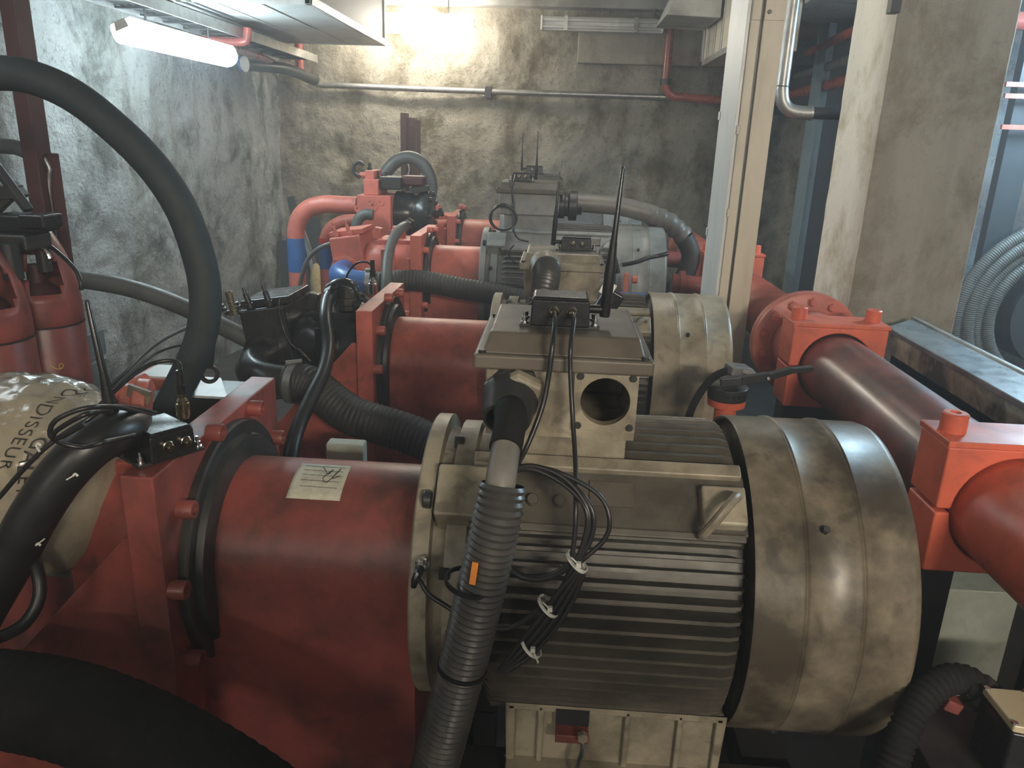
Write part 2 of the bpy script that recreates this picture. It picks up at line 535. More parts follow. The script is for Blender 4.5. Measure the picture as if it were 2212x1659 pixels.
def motor(name, label, ay, az, x0, x1, xc, rb, paint, coverpaint, gr, box, group, detail=True):
    """x0 flange face, x1 end of fins, xc end of fan cover, rb fin radius"""
    t = thing(name, label, 'electric motor', (0.1, ay, az - .345), group)
    ax = (1, 0, 0)
    o = (0, ay, az)
    rf = rb - .046
    # end shield with flange
    MB().lathe([(x0, .12), (x0, .292), (x0 + .004, .297), (x0 + .034, .297), (x0 + .036, .27), (x0 + .06, .262),
                (x0 + .062, .285), (x0 + .10, .285), (x0 + .105, .272), (x0 + .16, .272)], o, ax, 72).build('end_shield', paint, t)
    # finned frame: cross section drawn along the axis, fins thinned at their ends
    sec = []

    def fin(el, r_in, r_out, half=1.0):
        sec.extend([(el - half * 1.3, 0), (el - half, 1), (el + half, 1), (el + half * 1.3, 0)])
    fins = [-52 + i * 5.2 for i in range(18)] + [64.5 + i * 5.2 for i in range(11)] + [142 + i * 5.2 for i in range(17)]
    for el in fins:
        fin(el, rf, rb, .62)
    rings = []
    for x, ro in ((x0 + .13, rf), (x0 + .13, rf + .012), (x0 + .155, rb), (x1 - .03, rb), (x1 - .012, rb - .006), (x1, rf + .012), (x1, rf)):
        rings.append([polar(ay, az, ro if k else min(rf, ro), el, x) for el, k in sec])
    m = len(sec)
    vs = [p for r in rings for p in r]
    fs = [(k * m + i, k * m + (i + 1) % m, (k + 1) * m + (i + 1) % m, (k + 1) * m + i) for k in range(len(rings) - 1) for i in range(m)]
    fs += [tuple(range(m)), tuple((len(rings) - 1) * m + i for i in range(m))]
    mb = MB().add(vs, fs)
    mb.build('finned_frame', gr, t, smooth=25)
    # flat side pad with rims between the fin packs
    def slab(x_a, x_b, el, hw, r_in, r_out):
        c0, c1 = polar(ay, az, r_in, el), polar(ay, az, r_out, el)
        d = Vector((0, sin(radians(el)), cos(radians(el)))) * hw      # up along the pad
        q = [c0 - d, c0 + d, c1 + d * .94, c1 - d * .94]
        return MB().prism([(x_a, p.y, p.z) for p in q], (x_b - x_a, 0, 0))
    sx = x0 + .105
    slab(sx, x1, 49.5, .062, rf - .02, rb - .004).build('side_pad', gr, t, bevel=.003)
    slab(sx, x1 - .005, 61.5, .016, rf - .02, rb + .012).build('pad_rim', paint, t, bevel=.004)
    slab(sx + .02, x1 - .005, 38.0, .008, rf - .02, rb + .006).build('pad_rim', gr, t, bevel=.003)
    slab(x0 + .04, x0 + .145, 49, .055, rf - .02, rb + .008).build('pad_block', paint, t, bevel=.006)
    if detail:
        p = polar(ay, az, rb - .01, 46, x0 + .032)
        MB().bolt(p + Vector((0, 0, 0)), (-1, 0, 0), .017, .016, False).build('flange_bolt', M['iron'], t, bevel=.002)
        for el in (78, 20, -20, -55):
            p = polar(ay, az, .281, el, x0 + .055)
            MB().bolt(p, ax, .013, .02).build('flange_bolt', M['iron'], t)
        # lifting lug with its ring
        c = polar(ay, az, rb + .005, 47, x1 - .05)
        rot = Matrix.Rotation(radians(49.5 - 90), 3, 'X')
        slab(x1 - .085, x1 - .004, 48, .040, rb - .02, rb + .020).build('lifting_lug', paint, t, bevel=.006)
        pts = [polar(ay, az, rb + .02 + .046 * sin(radians(k)), 44 + 6 * cos(radians(k)), x1 - .055 + .032 * cos(radians(k))) for k in range(-10, 200, 15)]
        MB().tube(pts, .0085, 10).build('lifting_eye', paint, t)
        # nameplate
        c = polar(ay, az, rb + .0005, 51, 0)
        slab(.085 if rb < .33 else .2, .165 if rb < .33 else .28, 51, .026, rb - .01, rb + .001).build('nameplate', M['plate'], t)
        for xx in (-.02, .03):
            MB().bolt(polar(ay, az, rb - .01, 47, xx), polar(0, 0, 1, 47) , .011, .022, False).build('pad_bolt', gr, t)
    # fan cover with two raised hoops
    R = rb + .009
    L = xc - x1
    pr = [(x1 + .030, rf), (x1 + .026, R - .006), (x1 + .010, R - .007), (x1 + .008, R - .002), (x1 + .012, R)]
    for f in (.33, .66):
        xr = x1 + L * f
        pr += [(xr - .007, R), (xr - .003, R + .0035), (xr, R + .001), (xr + .003, R + .0035), (xr + .007, R)]
    pr += [(xc - .018, R), (xc - .006, R - .004), (xc - .001, R - .011), (xc, R - .02), (xc + .001, .02)]
    MB().lathe(pr, o, ax, 96).build('fan_cover', coverpaint, t, smooth=50)
    p = polar(ay, az, R - .003, 42, x1 + L * .44)
    MB().bolt(p, polar(0, 0, 1, 42), .0075, .016, True).build('cover_screw', M['iron'], t)
    p = polar(ay, az, R - .003, -62, x1 + L * .44)
    MB().bolt(p, polar(0, 0, 1, -62), .0075, .016, True).build('cover_screw', M['iron'], t)
    # feet
    zb = az - .345
    for sgn in (-1, 1):
        mb = MB()
        y0, y1 = sorted((ay + sgn * .17, ay + sgn * .285))
        mb.box(x0 + .19, x1 + .0, y0, y1, zb, zb + .022)
        mb.box(x0 + .19, x1, min(ay + sgn * .17, ay + sgn * .245), max(ay + sgn * .17, ay + sgn * .245), zb + .02, zb + .155)
        yf = ay + sgn * .245
        for xa, xb_ in ((x0 + .19, x0 + .206), (x0 + .25, x0 + .262), (x0 + .42, x0 + .432), (x1 - .09, x1 - .078), (x1 - .016, x1)):
            mb.box(xa, xb_, min(yf, yf + sgn * .012), max(yf, yf + sgn * .012), zb + .02, zb + .155)
        mb.box(x0 + .19, x1, min(yf, yf + sgn * .012), max(yf, yf + sgn * .012), zb + .142, zb + .155)
        mb.build('foot', paint, t, bevel=.004)
    # terminal box
    bx0, bx1, by0, by1, bz0, bz1 = box['dim']
    b = MB().box(bx0 + .03, bx1 - .015, by0 + .04, by1 - .03, az + rf - .01, bz0 + .004).build('box_neck', paint, t, bevel=.006)
    bt = MB()
    fo = .006
    if 'hole' in box:
        hx, hz, hr = box['hole']
        hy = by0 + fo * .5
        angs = sorted([2 * pi * i / 48 for i in range(48)] + [atan2(c - hz, a - hx) % (2 * pi) for a in (bx0 + fo, bx1 - fo) for c in (bz0, bz1)])
        inner, outer = [], []
        for q in angs:
            cq, sq = cos(q), sin(q)
            ks = []
            if cq > 1e-6: ks.append((bx1 - fo - hx) / cq)
            if cq < -1e-6: ks.append((bx0 + fo - hx) / cq)
            if sq > 1e-6: ks.append((bz1 - hz) / sq)
            if sq < -1e-6: ks.append((bz0 - hz) / sq)
            k = min(ks)
            inner.append((hx + hr * cq, hz + hr * sq)); outer.append((hx + k * cq, hz + k * sq))
        n = len(angs)
        bt.add([(a, hy, c) for a, c in inner] + [(a, hy, c) for a, c in outer], [(i, (i + 1) % n, n + (i + 1) % n, n + i) for i in range(n)])
        x_, X_, y_ = bx0 + fo, bx1 - fo, by1
        bt.add([(x_, hy, bz0), (X_, hy, bz0), (X_, y_, bz0), (x_, y_, bz0), (x_, hy, bz1), (X_, hy, bz1), (X_, y_, bz1), (x_, y_, bz1)],
               [(0, 3, 2, 1), (4, 5, 6, 7), (1, 2, 6, 5), (2, 3, 7, 6), (3, 0, 4, 7)])
    else:
      bt.hexa([(bx0 + fo, by0 + fo, bz0), (bx1 - fo, by0 + fo, bz0), (bx1 - fo, by1, bz0), (bx0 + fo, by1, bz0)],
            [(bx0, by0, bz1), (bx1, by0, bz1), (bx1, by1, bz1), (bx0, by1, bz1)])
    tb = bt.build('terminal_box', paint, t, bevel=0 if 'hole' in box else .008)
    lid = MB()
    e = .018
    lid.box(bx0 - e, bx1 + e, by0 - e, by1 + e, bz1 - .002, bz1 + .026)
    lid.hexa([(bx0 - .004, by0 - .006, bz1 + .024), (bx1 + .004, by0 - .006, bz1 + .024), (bx1 + .004, by1 + .006, bz1 + .024), (bx0 - .004, by1 + .006, bz1 + .024)],
             [(bx0 + .006, by0 + .03, bz1 + .058), (bx1 - .006, by0 + .03, bz1 + .058), (bx1 - .006, by1 - .006, bz1 + .058), (bx0 + .006, by1 - .006, bz1 + .058)])
    li = lid.build('box_lid', box.get('lidmat', paint), tb, bevel=.006, seg=3)
    for xx, yy in ((bx0 - .003, by0 - .005), (bx1 + .003, by0 - .005), (bx0 - .003, by1 + .005), (bx1 + .003, by1 + .005)):
        MB().bolt((xx, yy, bz1 + .024), (0, 0, 1), .007, .008, False).build('lid_screw', M['iron'], tb)
    return t, tb


def gland_plate(tb, cx, cz, y, s, r, m):
    """square flange with a round opening facing the aisle"""
    mb = MB()
    n = 48
    out, inn = [], []
    for i in range(n):
        q = 2 * pi * i / n
        k = s / max(abs(cos(q)), abs(sin(q)))
        out.append((cx + k * cos(q), cz + k * sin(q)))
        inn.append((cx + r * cos(q), cz + r * sin(q)))
    yf, yb = y - .010, y + .004
    vs = [(a, yf, c) for a, c in out] + [(a, yf, c) for a, c in inn] + [(a, yb, c) for a, c in out] + [(a, y + .012, c) for a, c in inn]
    fs = []
    for i in range(n):
        j = (i + 1) % n
        fs += [(i, j, n + j, n + i), (i, 2 * n + i, 2 * n + j, j), (n + i, n + j, 3 * n + j, 3 * n + i)]
    mb.add(vs, fs)
    o = mb.build('gland_plate', m, tb, bevel=0, smooth=40)
    for dx in (-1, 1):
        for dz in (-1, 1):
            MB().bolt((cx + dx * s * .82, yf, cz + dz * s * .82), (0, -1, 0), .0065, .005, False).build('plate_screw', M['iron'], o)
    return o


Y1, A1 = 1.505, .888
Y2, A2 = 3.05, .868
Y3, A3 = 4.60, .965
Y4, A4 = 6.05, .985
GM = 'electric motors of the pump sets'
m1, box1 = motor('electric_motor', 'grimy khaki electric motor nearest the camera, filling the lower right', Y1, A1, -.24, .372, .672, .316,
                 M['khaki'], M['cover'], M['grime'], dict(dim=(-.121, .168, 1.345, 1.64, 1.225, 1.358), lidmat=M['lidpaint'], hole=(P(1307, 866, Y=1.345).x, P(1307, 866, Y=1.345).z, .046)), GM)
m2, box2 = motor('electric_motor', 'khaki electric motor just behind the nearest one, only its box and fan cover showing', Y2, A2, -.24, .372, .672, .316,
                 M['khaki'], M['coverlit'], M['grime'], dict(dim=(-.117, .172, 2.90, 3.195, 1.175, 1.293)), GM)
m3, box3 = motor('electric_motor', 'bluish grey finned electric motor with a pale ribbed conduit leaving its box to the right', Y3, A3, -.43, .33, .62, .335,
                 M['grey'], M['grey'], M['greydark'], dict(dim=(-.335, .008, 4.42, 4.80, 1.355, 1.475), lidmat=M['grime']), GM)
m4, box4 = motor('electric_motor', 'grey electric motor furthest back, almost hidden behind the other grey motor', Y4, A4, -.43, .33, .62, .335,
                 M['grey'], M['grey'], M['greydark'], dict(dim=(-.335, .008, 5.87, 6.25, 1.345, 1.465), lidmat=M['grime']), GM, detail=False)

# openings on the box fronts
c = P(1307, 866, Y=1.345)
gland_plate(box1, c.x, c.z, 1.349, .058, .0455, M['khaki'])
c = P(1258, 597, Y=2.90)
MB().lathe([(0, .070), (.003, .070), (.003, .066), (.0015, .066), (.0015, 0.0)], (c.x, 2.906, c.z), (0, -1, 0), 40).build('blanking_disc', M['khaki'], box2)

# conduit glands
c1 = P(1108, 848, Y=1.345)
g = MB()
g.lathe([(-.005, .056), (.010, .056), (.014, .050)], (c1.x, 1.349, c1.z), (0, -1, 0), 6, phase=.3)
g.lathe([(0, .052), (.018, .052), (.030, .048), (.050, .046), (.064, .043), (.066, .036), (.050, .033)], (c1.x - .002, 1.340, c1.z - .002), (-.10, -1, -.55), 32, caps=False)
gl = g.build('cable_gland', M['iron'], box1, bevel=.002)
MB().lathe([(.008, .055), (.024, .054), (.032, .047)], (c1.x + .010, 1.345, c1.z + .004), (.06, -1, -.30), 6, phase=.05).build('gland_nut', M['khaki'], gl, bevel=.004)
c2 = P(1178, 575, Y=2.90)
g = MB().lathe([(-.005, .062), (.02, .060), (.05, .052), (.075, .050)], (c2.x, 2.906, c2.z), (0, -1, -.2), 24)
g.build('cable_gland', M['khaki'], box2, bevel=.002)
c3 = P(1225, 437, Y=4.6)
g = MB().lathe([(-.01, .075), (.03, .075), (.03, .062), (.05, .062), (.055, .085), (.10, .085), (.105, .05), (.13, .05)], (.008, 4.6, 1.405), (1, 0, 0), 24)
g.build('cable_gland', M['iron'], box3, bevel=.003)

# ------------------------------------------------------------------ base frames
BASE = ('black steel base frame under the nearest motor and pump', 'black steel base frame under the second khaki motor',
        'dark steel base frame under the nearer grey motor', 'dark steel base frame under the furthest grey motor')
for lab, ay, az in zip(BASE, (Y1, Y2, Y3, Y4), (A1, A2, A3, A4)):
    zt, zl = az - .345, az - .60
    t = thing('base_frame', lab, 'base frame', (0, ay, 0), 'base frames of the pump sets')
    for sg in (-1, 1):
        y = ay + sg * .25
        for xa, xb, z in ((-.12, .62, zt), (-1.25, -.10, zl)):
            mb = MB()
            mb.box(xa, xb, y - .05, y + .05, z - .012, z - .0005)
            mb.box(xa, xb, y - .006, y + .006, z - .13, z - .010)
            mb.box(xa, xb, y - .05, y + .05, z - .14, z - .128)
            mb.build('rail', M['iron'], t, bevel=.003)
        MB().box(-.16, -.10, y - .05, y + .05, 0, zt - .001).build('upright', M['iron'], t, bevel=.003)
    for xx, z in ((-1.2, zl), (-.35, zl), (.5, zt)):
        MB().box(xx - .05, xx + .05, ay - .25, ay + .25, z - .12, z - .03).build('cross_beam', M['iron'], t, bevel=.003)
    zt = zl
    for xx in (-1.1, .45):
        for sg in (-1, 1):
            MB().box(xx - .08, xx + .08, ay + sg * .25 - .08, ay + sg * .25 + .08, 0, (zl if xx < 0 else az - .345) - .139).build('leg', M['iron'], t, bevel=.004)

# ------------------------------------------------------------------ bell housings with mounting plates
def housing(label, ay, az, xp, xm, red, top, ringmat, sign=True):
    t = thing('bell_housing', label, 'bell housing', ((xp + xm) / 2, ay, az - .6), 'bell housings between pump and motor')
    zb = az - .5995
    hw = .305
    xl = xp - .062
    MB().box(xl, xp, ay - hw, ay + hw, zb, az + top).build('mounting_plate', red, t, bevel=.004)
    # barrel: half round above, straight sides down to the base
    r = .18
    prof = [(ay - r, zb + .001)] + [(ay - r * cos(pi * k / 24), az + r * sin(pi * k / 24)) for k in range(25)] + [(ay + r, zb + .001)]
    MB().prism([(xp - .001, y, z) for y, z in prof], (xm - xp - .004, 0, 0)).build('barrel', red, t, smooth=30)
    MB().lathe([(0, .20), (0, .262), (.016, .262), (.020, .258), (.020, .232), (.034, .228), (.036, .215), (.036, .178)], (xp - .001, ay, az), (1, 0, 0), 80).build('ring', ringmat, t, smooth=40)
    for el in (74, 118, 152, 38, 8, -28, -60, 180):
        p = polar(ay, az, .288, el, xp - .001)
        MB().socket(p, (1, 0, 0), .0185, .032).build('socket_bolt', red, t)
    # triangular gussets left of the plate
    for sg in (-1, 1):
        y = ay + sg * (hw - .05)
        MB().prism([(xl + .001, y - .012, zb), (xl + .001, y - .012, az + .13), (xl - .03, y - .012, az + .13), (xl - .40, y - .012, az - .28), (xl - .40, y - .012, zb)],
                   (0, .024, 0)).build('gusset', red, t, bevel=.002)
    return t


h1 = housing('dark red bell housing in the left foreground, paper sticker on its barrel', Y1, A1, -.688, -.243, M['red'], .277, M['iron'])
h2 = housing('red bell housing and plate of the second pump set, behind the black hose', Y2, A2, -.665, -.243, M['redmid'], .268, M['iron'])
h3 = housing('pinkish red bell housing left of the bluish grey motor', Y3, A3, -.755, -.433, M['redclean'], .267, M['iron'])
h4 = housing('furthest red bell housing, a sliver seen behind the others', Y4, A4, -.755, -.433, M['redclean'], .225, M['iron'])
# paper sticker on the barrel of the first housing
a0, a1 = P(628, 1022, Y=1.44), P(742, 1022, Y=1.44)
vs, fs = [], []
nx, ny = 12, 8
for j in range(ny + 1):
    el = 92 - 36 * j / ny
    for i in range(nx + 1):
        vs.append(polar(Y1, A1, .1806, el, a0.x + (a1.x - a0.x) * i / nx))
fs = [(j * (nx + 1) + i, j * (nx + 1) + i + 1, (j + 1) * (nx + 1) + i + 1, (j + 1) * (nx + 1) + i) for j in range(ny) for i in range(nx)]
stk = MB().add(vs, fs).build('paper_sticker', M['label'], h1, smooth=60, solid=.0006)
stk['label'] = 'worn paper sticker with faded lines'
# faint printed lines and pen scrawl
for k in range(5):
    x = a0.x + .012 + k * .002
    MB().tube([polar(Y1, A1, .1815, 88 - k * 5.5, x + .0), polar(Y1, A1, .1815, 87.5 - k * 5.5, a1.x - .012)], .0005, 6, spline=False).build('print_line', M['ink'], stk)
sc = [(682, 1006), (690, 1012), (700, 1018), (706, 1010), (692, 1024), (704, 1030), (716, 1016), (722, 1008), (712, 1024), (726, 1020)]
pts = []
for px, py in sc:
    f = (px - 628) / 114.0
    pts.append(polar(Y1, A1, .1818, 90 - (py - 1002) * .72, a0.x + (a1.x - a0.x) * f))
MB().tube(pts, .0009, 6).build('pen_scrawl', M['ink'], stk)

# ------------------------------------------------------------------ pumps
def pump(label, ay, az, xl, body, block, elbowm, detail, short=False):
    """axial piston pump left of its mounting plate (left face at xl)"""
    t = thing('hydraulic_pump', label, 'hydraulic pump', (xl - .2, ay, az - .2), 'hydraulic pumps')
    ax = (-1, 0, 0)
    o = (xl, ay, az)
    # housing: round at the plate, squarer and flat topped
    vs, fs = [], []
    n = 32
    secs = [(0.0, .205, .205, 2.6), (.05, .20, .205, 2.8), (.20, .185, .20, 3.0), (.27, .165, .19, 3.2), (.30, .15, .17, 3.2)]
    if short:
        secs = secs[:3]
    for d, hy, hz, e in secs:
        for i in range(n):
            q = 2 * pi * i / n
            cq, sq = cos(q), sin(q)
            vs.append((xl - d, ay + hy * math.copysign(abs(cq) ** (2 / e), cq), az + hz * math.copysign(abs(sq) ** (2 / e), sq)))
    for k in range(len(secs) - 1):
        for i in range(n):
            j = (i + 1) % n
            fs.append((k * n + i, k * n + j, (k + 1) * n + j, (k + 1) * n + i))
    fs += [tuple(range(n)), tuple((len(secs) - 1) * n + i for i in range(n))]
    MB().add(vs, fs).build('pump_housing', body, t, smooth=40)
    MB().box(xl - .23, xl - .005, ay - .11, ay + .11, az + .18, az + .214).build('top_ledge', body, t, bevel=.006)
    if short:
        return t
    # tilted end block
    rot = Matrix.Rotation(radians(-9), 3, 'Y')
    cb = Vector((xl - .385, ay - .01, az + .04))
    bl = MB().obox(cb, (.185, .30, .38), rot).build('end_block', block, t, bevel=.012)
    MB().obox(cb + rot @ Vector((.005, .02, .205)), (.20, .26, .03), rot).build('top_cover', body, t, bevel=.005)
    for dx, dy in ((-.05, -.12), (.03, -.12)):
        p = cb + rot @ Vector((dx, dy, .19))
        a = rot @ Vector((-.15, 0, 1))
        f = MB().lathe([(0, .018), (.02, .018), (.022, .012), (.06, .011), (.062, .007), (.085, .006)], p, a, 12)
        f.build('stud_fitting', block, t)
    # square plug and small block on top of the housing
    MB().obox((xl - .24, ay - .04, az + .24), (.045, .05, .07), Matrix.Rotation(radians(10), 3, 'Y')).build('square_plug', block, t, bevel=.006)
    MB().lathe([(0, .045), (.05, .045), (.055, .038), (.075, .036)], (xl - .13, ay + .02, az + .205), (0, 0, 1), 16).build('port_block', body, t, bevel=.003)
    MB().box(xl - .19, xl - .11, ay - .205, ay - .18, az + .05, az + .17).build('side_cover', block, t, bevel=.004)
    # suction port: flange on the block, elbow turning to run along the set
    pf = Vector((xl - .41, ay - .155, az + .035))
    MB().lathe([(0, .085), (.022, .085), (.024, .070)], pf + Vector((0, .005, 0)), (0, -1, 0), 24).build('port_flange', block, t, bevel=.002)
    for q in range(4):
        a = radians(45 + 90 * q)
        MB().socket(pf + Vector((cos(a) * .073, -.018, sin(a) * .073)), (0, -1, 0), .013, .014).build('flange_screw', block, t)
    return t


PXL = {1: -.75, 2: -.727, 3: -.817, 4: -.817}
p1 = pump('oily dark pump in the left foreground, half covered by the plastic sack', Y1, A1, PXL[1], M['red'], M['red'], M['iron'], False, short=True)
p2 = pump('oily black hydraulic pump behind the nearest one, feeding the curved black hose', Y2, A2, PXL[2], M['oily'], M['oily'], M['iron'], True)
p3 = pump('dusty red hydraulic pump with a blue suction elbow', Y3, A3, PXL[3], M['redclean'], M['redclean'], M['blue'], True)
p4 = pump('dusty red hydraulic pump furthest back, under the thick grey hose', Y4, A4, PXL[4], M['redclean'], M['redclean'], M['blue'], True)


def elbow(label, ay, az, xl, m, r, dy):
    pf = Vector((xl - .41, ay - .172, az + .035))
    R, st = .135, dy - .135
    pts = [pf, pf + Vector((0, -st, 0))]
    for k in range(1, 7):
        q = radians(15 * k)
        pts.append(pf + Vector((R - R * cos(q), -st - R * sin(q), -.022 * k / 6)))
    pts.append(pts[-1] + Vector((.07, 0, -.003)))
    e = MB().tube(pts, r, 28).build('suction_elbow', m, None, smooth=60)
    return tag(e, label, 'pipe elbow', 'suction elbows'), pts[-1]


e2, q2 = elbow('shiny black suction elbow of the black pump', Y2, A2, PXL[2], M['oily'], .062, .23)
e3, q3 = elbow('blue painted suction elbow of the red pump', Y3, A3, PXL[3], M['blue'], .062, .23)


def clamp(q, d, r, parent=None):
    return MB().lathe([(-.012, r), (.012, r)], q, d, 28, caps=False)


def ribbed(label, pts, r, n=26, pitch=.019, dep=.0045, m='ribbed', clamped=True):
    t = thing('ribbed_hose', label, 'hose', pts[0], 'ribbed suction hoses')
    MB().tube(pts, r, n, corr=(pitch, dep)).build('sleeve', M[m], t, smooth=50)
    if clamped:
        d = (Vector(pts[1]) - Vector(pts[0])).normalized()
        p = Vector(pts[0]) + d * .03
        k = MB().lathe([(-.014, r + .002), (-.014, r + .006), (.014, r + .006), (.014, r + .002)], p, d, 30, caps=False)
        c = k.build('hose_clamp', M['galv'], t)
        MB().cyl(p + Vector((-.02, -.02, r + .012)), p + Vector((.03, .01, r + .014)), .008, 10).build('clamp_screw', M['galv'], c)
    return t


ribbed('wide ribbed hose sloping right from the shiny black elbow to behind the nearest motor',
       [q2 + Vector((-.035, 0, .0)), q2 + Vector((.06, -.01, -.005)), P(760, 897, Y=2.55), P(880, 936, Y=2.5), P(985, 990, Y=2.46), P(1100, 1090, Y=2.44)], .070)
ribbed('ribbed hose running right from the blue elbow to behind the second box',
       [q3 + Vector((-.035, 0, 0)), q3 + Vector((.06, 0, .003)), P(900, 606, Y=4.22), P(1000, 624, Y=4.2), P(1080, 637, Y=4.2), P(1180, 660, Y=4.2)], .060, pitch=.021, dep=.004)
ribbed('very dark ribbed hose crossing the bottom left corner of the photo',
       [P(-170, 1500, Y=1.0), P(0, 1508, Y=1.0), P(150, 1535, Y=.99), P(300, 1592, Y=.98), P(420, 1655, Y=.97), P(540, 1730, Y=.97), P(680, 1830, Y=.97)], .076, 32, .022, .0016, 'blackmatt', False)


# ------------------------------------------------------------------ plain hoses
def hose(label, pts, r, m='black', cat='hose', group=None, ends=None, n=18, name='hydraulic_hose'):
    if not ends:
        return tag(MB().tube(pts, r, n).build(name, M[m], None, smooth=60), label, cat, group)
    t = thing(name, label, cat, pts[0], group)
    MB().tube(pts, r, n).build('hose_body', M[m], t, smooth=60)
    for e in ends:
        p, d = (Vector(pts[0]), Vector(pts[0]) - Vector(pts[1])) if e == 0 else (Vector(pts[-1]), Vector(pts[-1]) - Vector(pts[-2]))
        d.normalize()
        rr = r if not isinstance(r, (list, tuple)) else r[e]
        MB().lathe([(-.03, rr * 1.02), (-.03, rr * 1.18), (.005, rr * 1.18), (.008, rr * .85), (.02, rr * .85), (.022, rr * 1.25), (.045, rr * 1.25), (.047, rr * .6)], p, d, 6).build('end_fitting', M['iron'], t)
    return t


hose('thick haze-tinted black hose arching across the upper left, nearest the camera',
     PP([(-260, 250), (-120, 178), (0, 158), (95, 176), (192, 230), (312, 338), (388, 444), (430, 557), (444, 641), (437, 716), (415, 780), (385, 840), (352, 905)], 2.0), .042, 'archose', n=28)
hose('black hose dropping in an S curve from the top of the black pump',
     [P(716, 632, Y=2.95), P(706, 655, Y=2.86), P(703, 690, Y=2.75), P(709, 745, Y=2.65), P(700, 800, Y=2.53), P(672, 860, Y=2.40), P(643, 925, Y=2.28), P(628, 985, Y=2.2), P(622, 1060, Y=2.15)],
     .0245, 'black', ends=[0], n=22)
hose('grey hose bending down from the red pump in front of the ribbed hose',
     [P(880, 486, Y=4.55), P(862, 497, Y=4.42), P(846, 525, Y=4.3), P(838, 560, Y=4.16), P(835, 600, Y=4.06), P(834, 650, Y=4.0)], .028, 'hosegrey', ends=[0])
hose('thick grey hose looping beside the maroon mast on the back wall',
     PP([(826, 384), (842, 362), (862, 345), (885, 340), (908, 350), (924, 372), (932, 402), (928, 432), (920, 456), (910, 476)], 5.75), .046, 'hosegrey', ends=[0, -1])
hose('short grey hose bent under the red manifold block',
     PP([(806, 464), (790, 463), (777, 470), (770, 484), (768, 505)], 5.18), .036, 'hosegrey')
hose('short dark hose with a yellow mark rising beside the furthest plate',
     PP([(906, 492), (916, 480), (928, 468), (944, 462)], 5.6), .024, 'black', ends=[-1])
hose('thin grey hose arching left from the end of the red pump',
     PP([(744, 523), (712, 527), (684, 540), (664, 562), (652, 596), (644, 640), (636, 690)], 4.5), .013, 'hosegrey')
hose('thick black hose sagging between the red cylinders and the arching hose',
     PP([(140, 600, 3.0), (181, 605, 3.0), (256, 617, 3.0), (331, 638, 3.0), (404, 667, 2.98), (470, 700, 2.95), (540, 735, 2.93)]), .036, 'hosegrey')
hose('thick glossy black hose rising from the lower left corner to the sack',
     PP([(-120, 1480, 1.12), (-45, 1330, 1.13), (20, 1215, 1.14), (70, 1120, 1.15), (130, 1030, 1.17), (200, 960, 1.2), (262, 932, 1.26), (312, 936, 1.36)]), .040, 'black', n=24)
hose('thin black hose curled in the dark below the sack',
     PP([(-60, 1388, 1.1), (0, 1376, 1.1), (55, 1345, 1.1), (85, 1290, 1.12), (80, 1230, 1.14), (60, 1190, 1.16)]), .011, 'black')
hose('big grey hose loop behind the red post',
     PP([(-70, 330), (-30, 318), (10, 316), (45, 322), (80, 345), (100, 385), (104, 430)], 3.1), .030, 'hosegrey')
# pipes going down behind the third set: the red U pipes with blue bands


def bandpipe(label, pts, r, bands):
    t = thing('banded_pipe', label, 'pipe', pts[-1], 'red pipes with blue bands')
    MB().tube(pts, r, 26).build('pipe', M['redclean'], t, smooth=60)
    for (pa, pb, m) in bands:
        a, b2 = Vector(pa), Vector(pb)
        MB().lathe([(0, r), (0, r + .0015), ((b2 - a).length, r + .0015), ((b2 - a).length, r)], a, b2 - a, 28, caps=False).build('blue_band' if m == 'blue' else 'red_band', M[m], t)
    return t


YB1, YB2 = 5.35, 5.6
bx1, bx2 = P(641, 560, Y=YB1).x, P(705, 580, Y=YB2).x
zt1, zt2 = P(700, 441, Y=YB1).z, P(740, 476, Y=YB2).z
bandpipe('wide red pipe elbow with a blue band, left of the manifold block',
         [(-1.38, YB1, zt1), (bx1 + .33, YB1, zt1), (bx1 + .22, YB1, zt1), (bx1 + .12, YB1, zt1 - .025), (bx1 + .045, YB1, zt1 - .085), (bx1 + .008, YB1, zt1 - .17), (bx1, YB1, zt1 - .27), (bx1, YB1, zt1 - .5), (bx1, YB1, 0)],
         .060, [((bx1, YB1, P(641, 514, Y=YB1).z), (bx1, YB1, P(641, 586, Y=YB1).z), 'blue')])
bandpipe('narrower red pipe elbow with a blue band, tucked inside the wide one',
         [(-1.38, YB2, zt2), (bx2 + .20, YB2, zt2), (bx2 + .13, YB2, zt2 - .012), (bx2 + .06, YB2, zt2 - .05), (bx2 + .015, YB2, zt2 - .11), (bx2, YB2, zt2 - .19), (bx2, YB2, zt2 - .4), (bx2, YB2, 0)],
         .046, [((bx2, YB2, P(705, 527, Y=YB2).z), (bx2, YB2, P(705, 580, Y=YB2).z), 'blue'), ((bx2, YB2, P(705, 514, Y=YB2).z), (bx2, YB2, P(705, 526, Y=YB2).z), 'redband')])

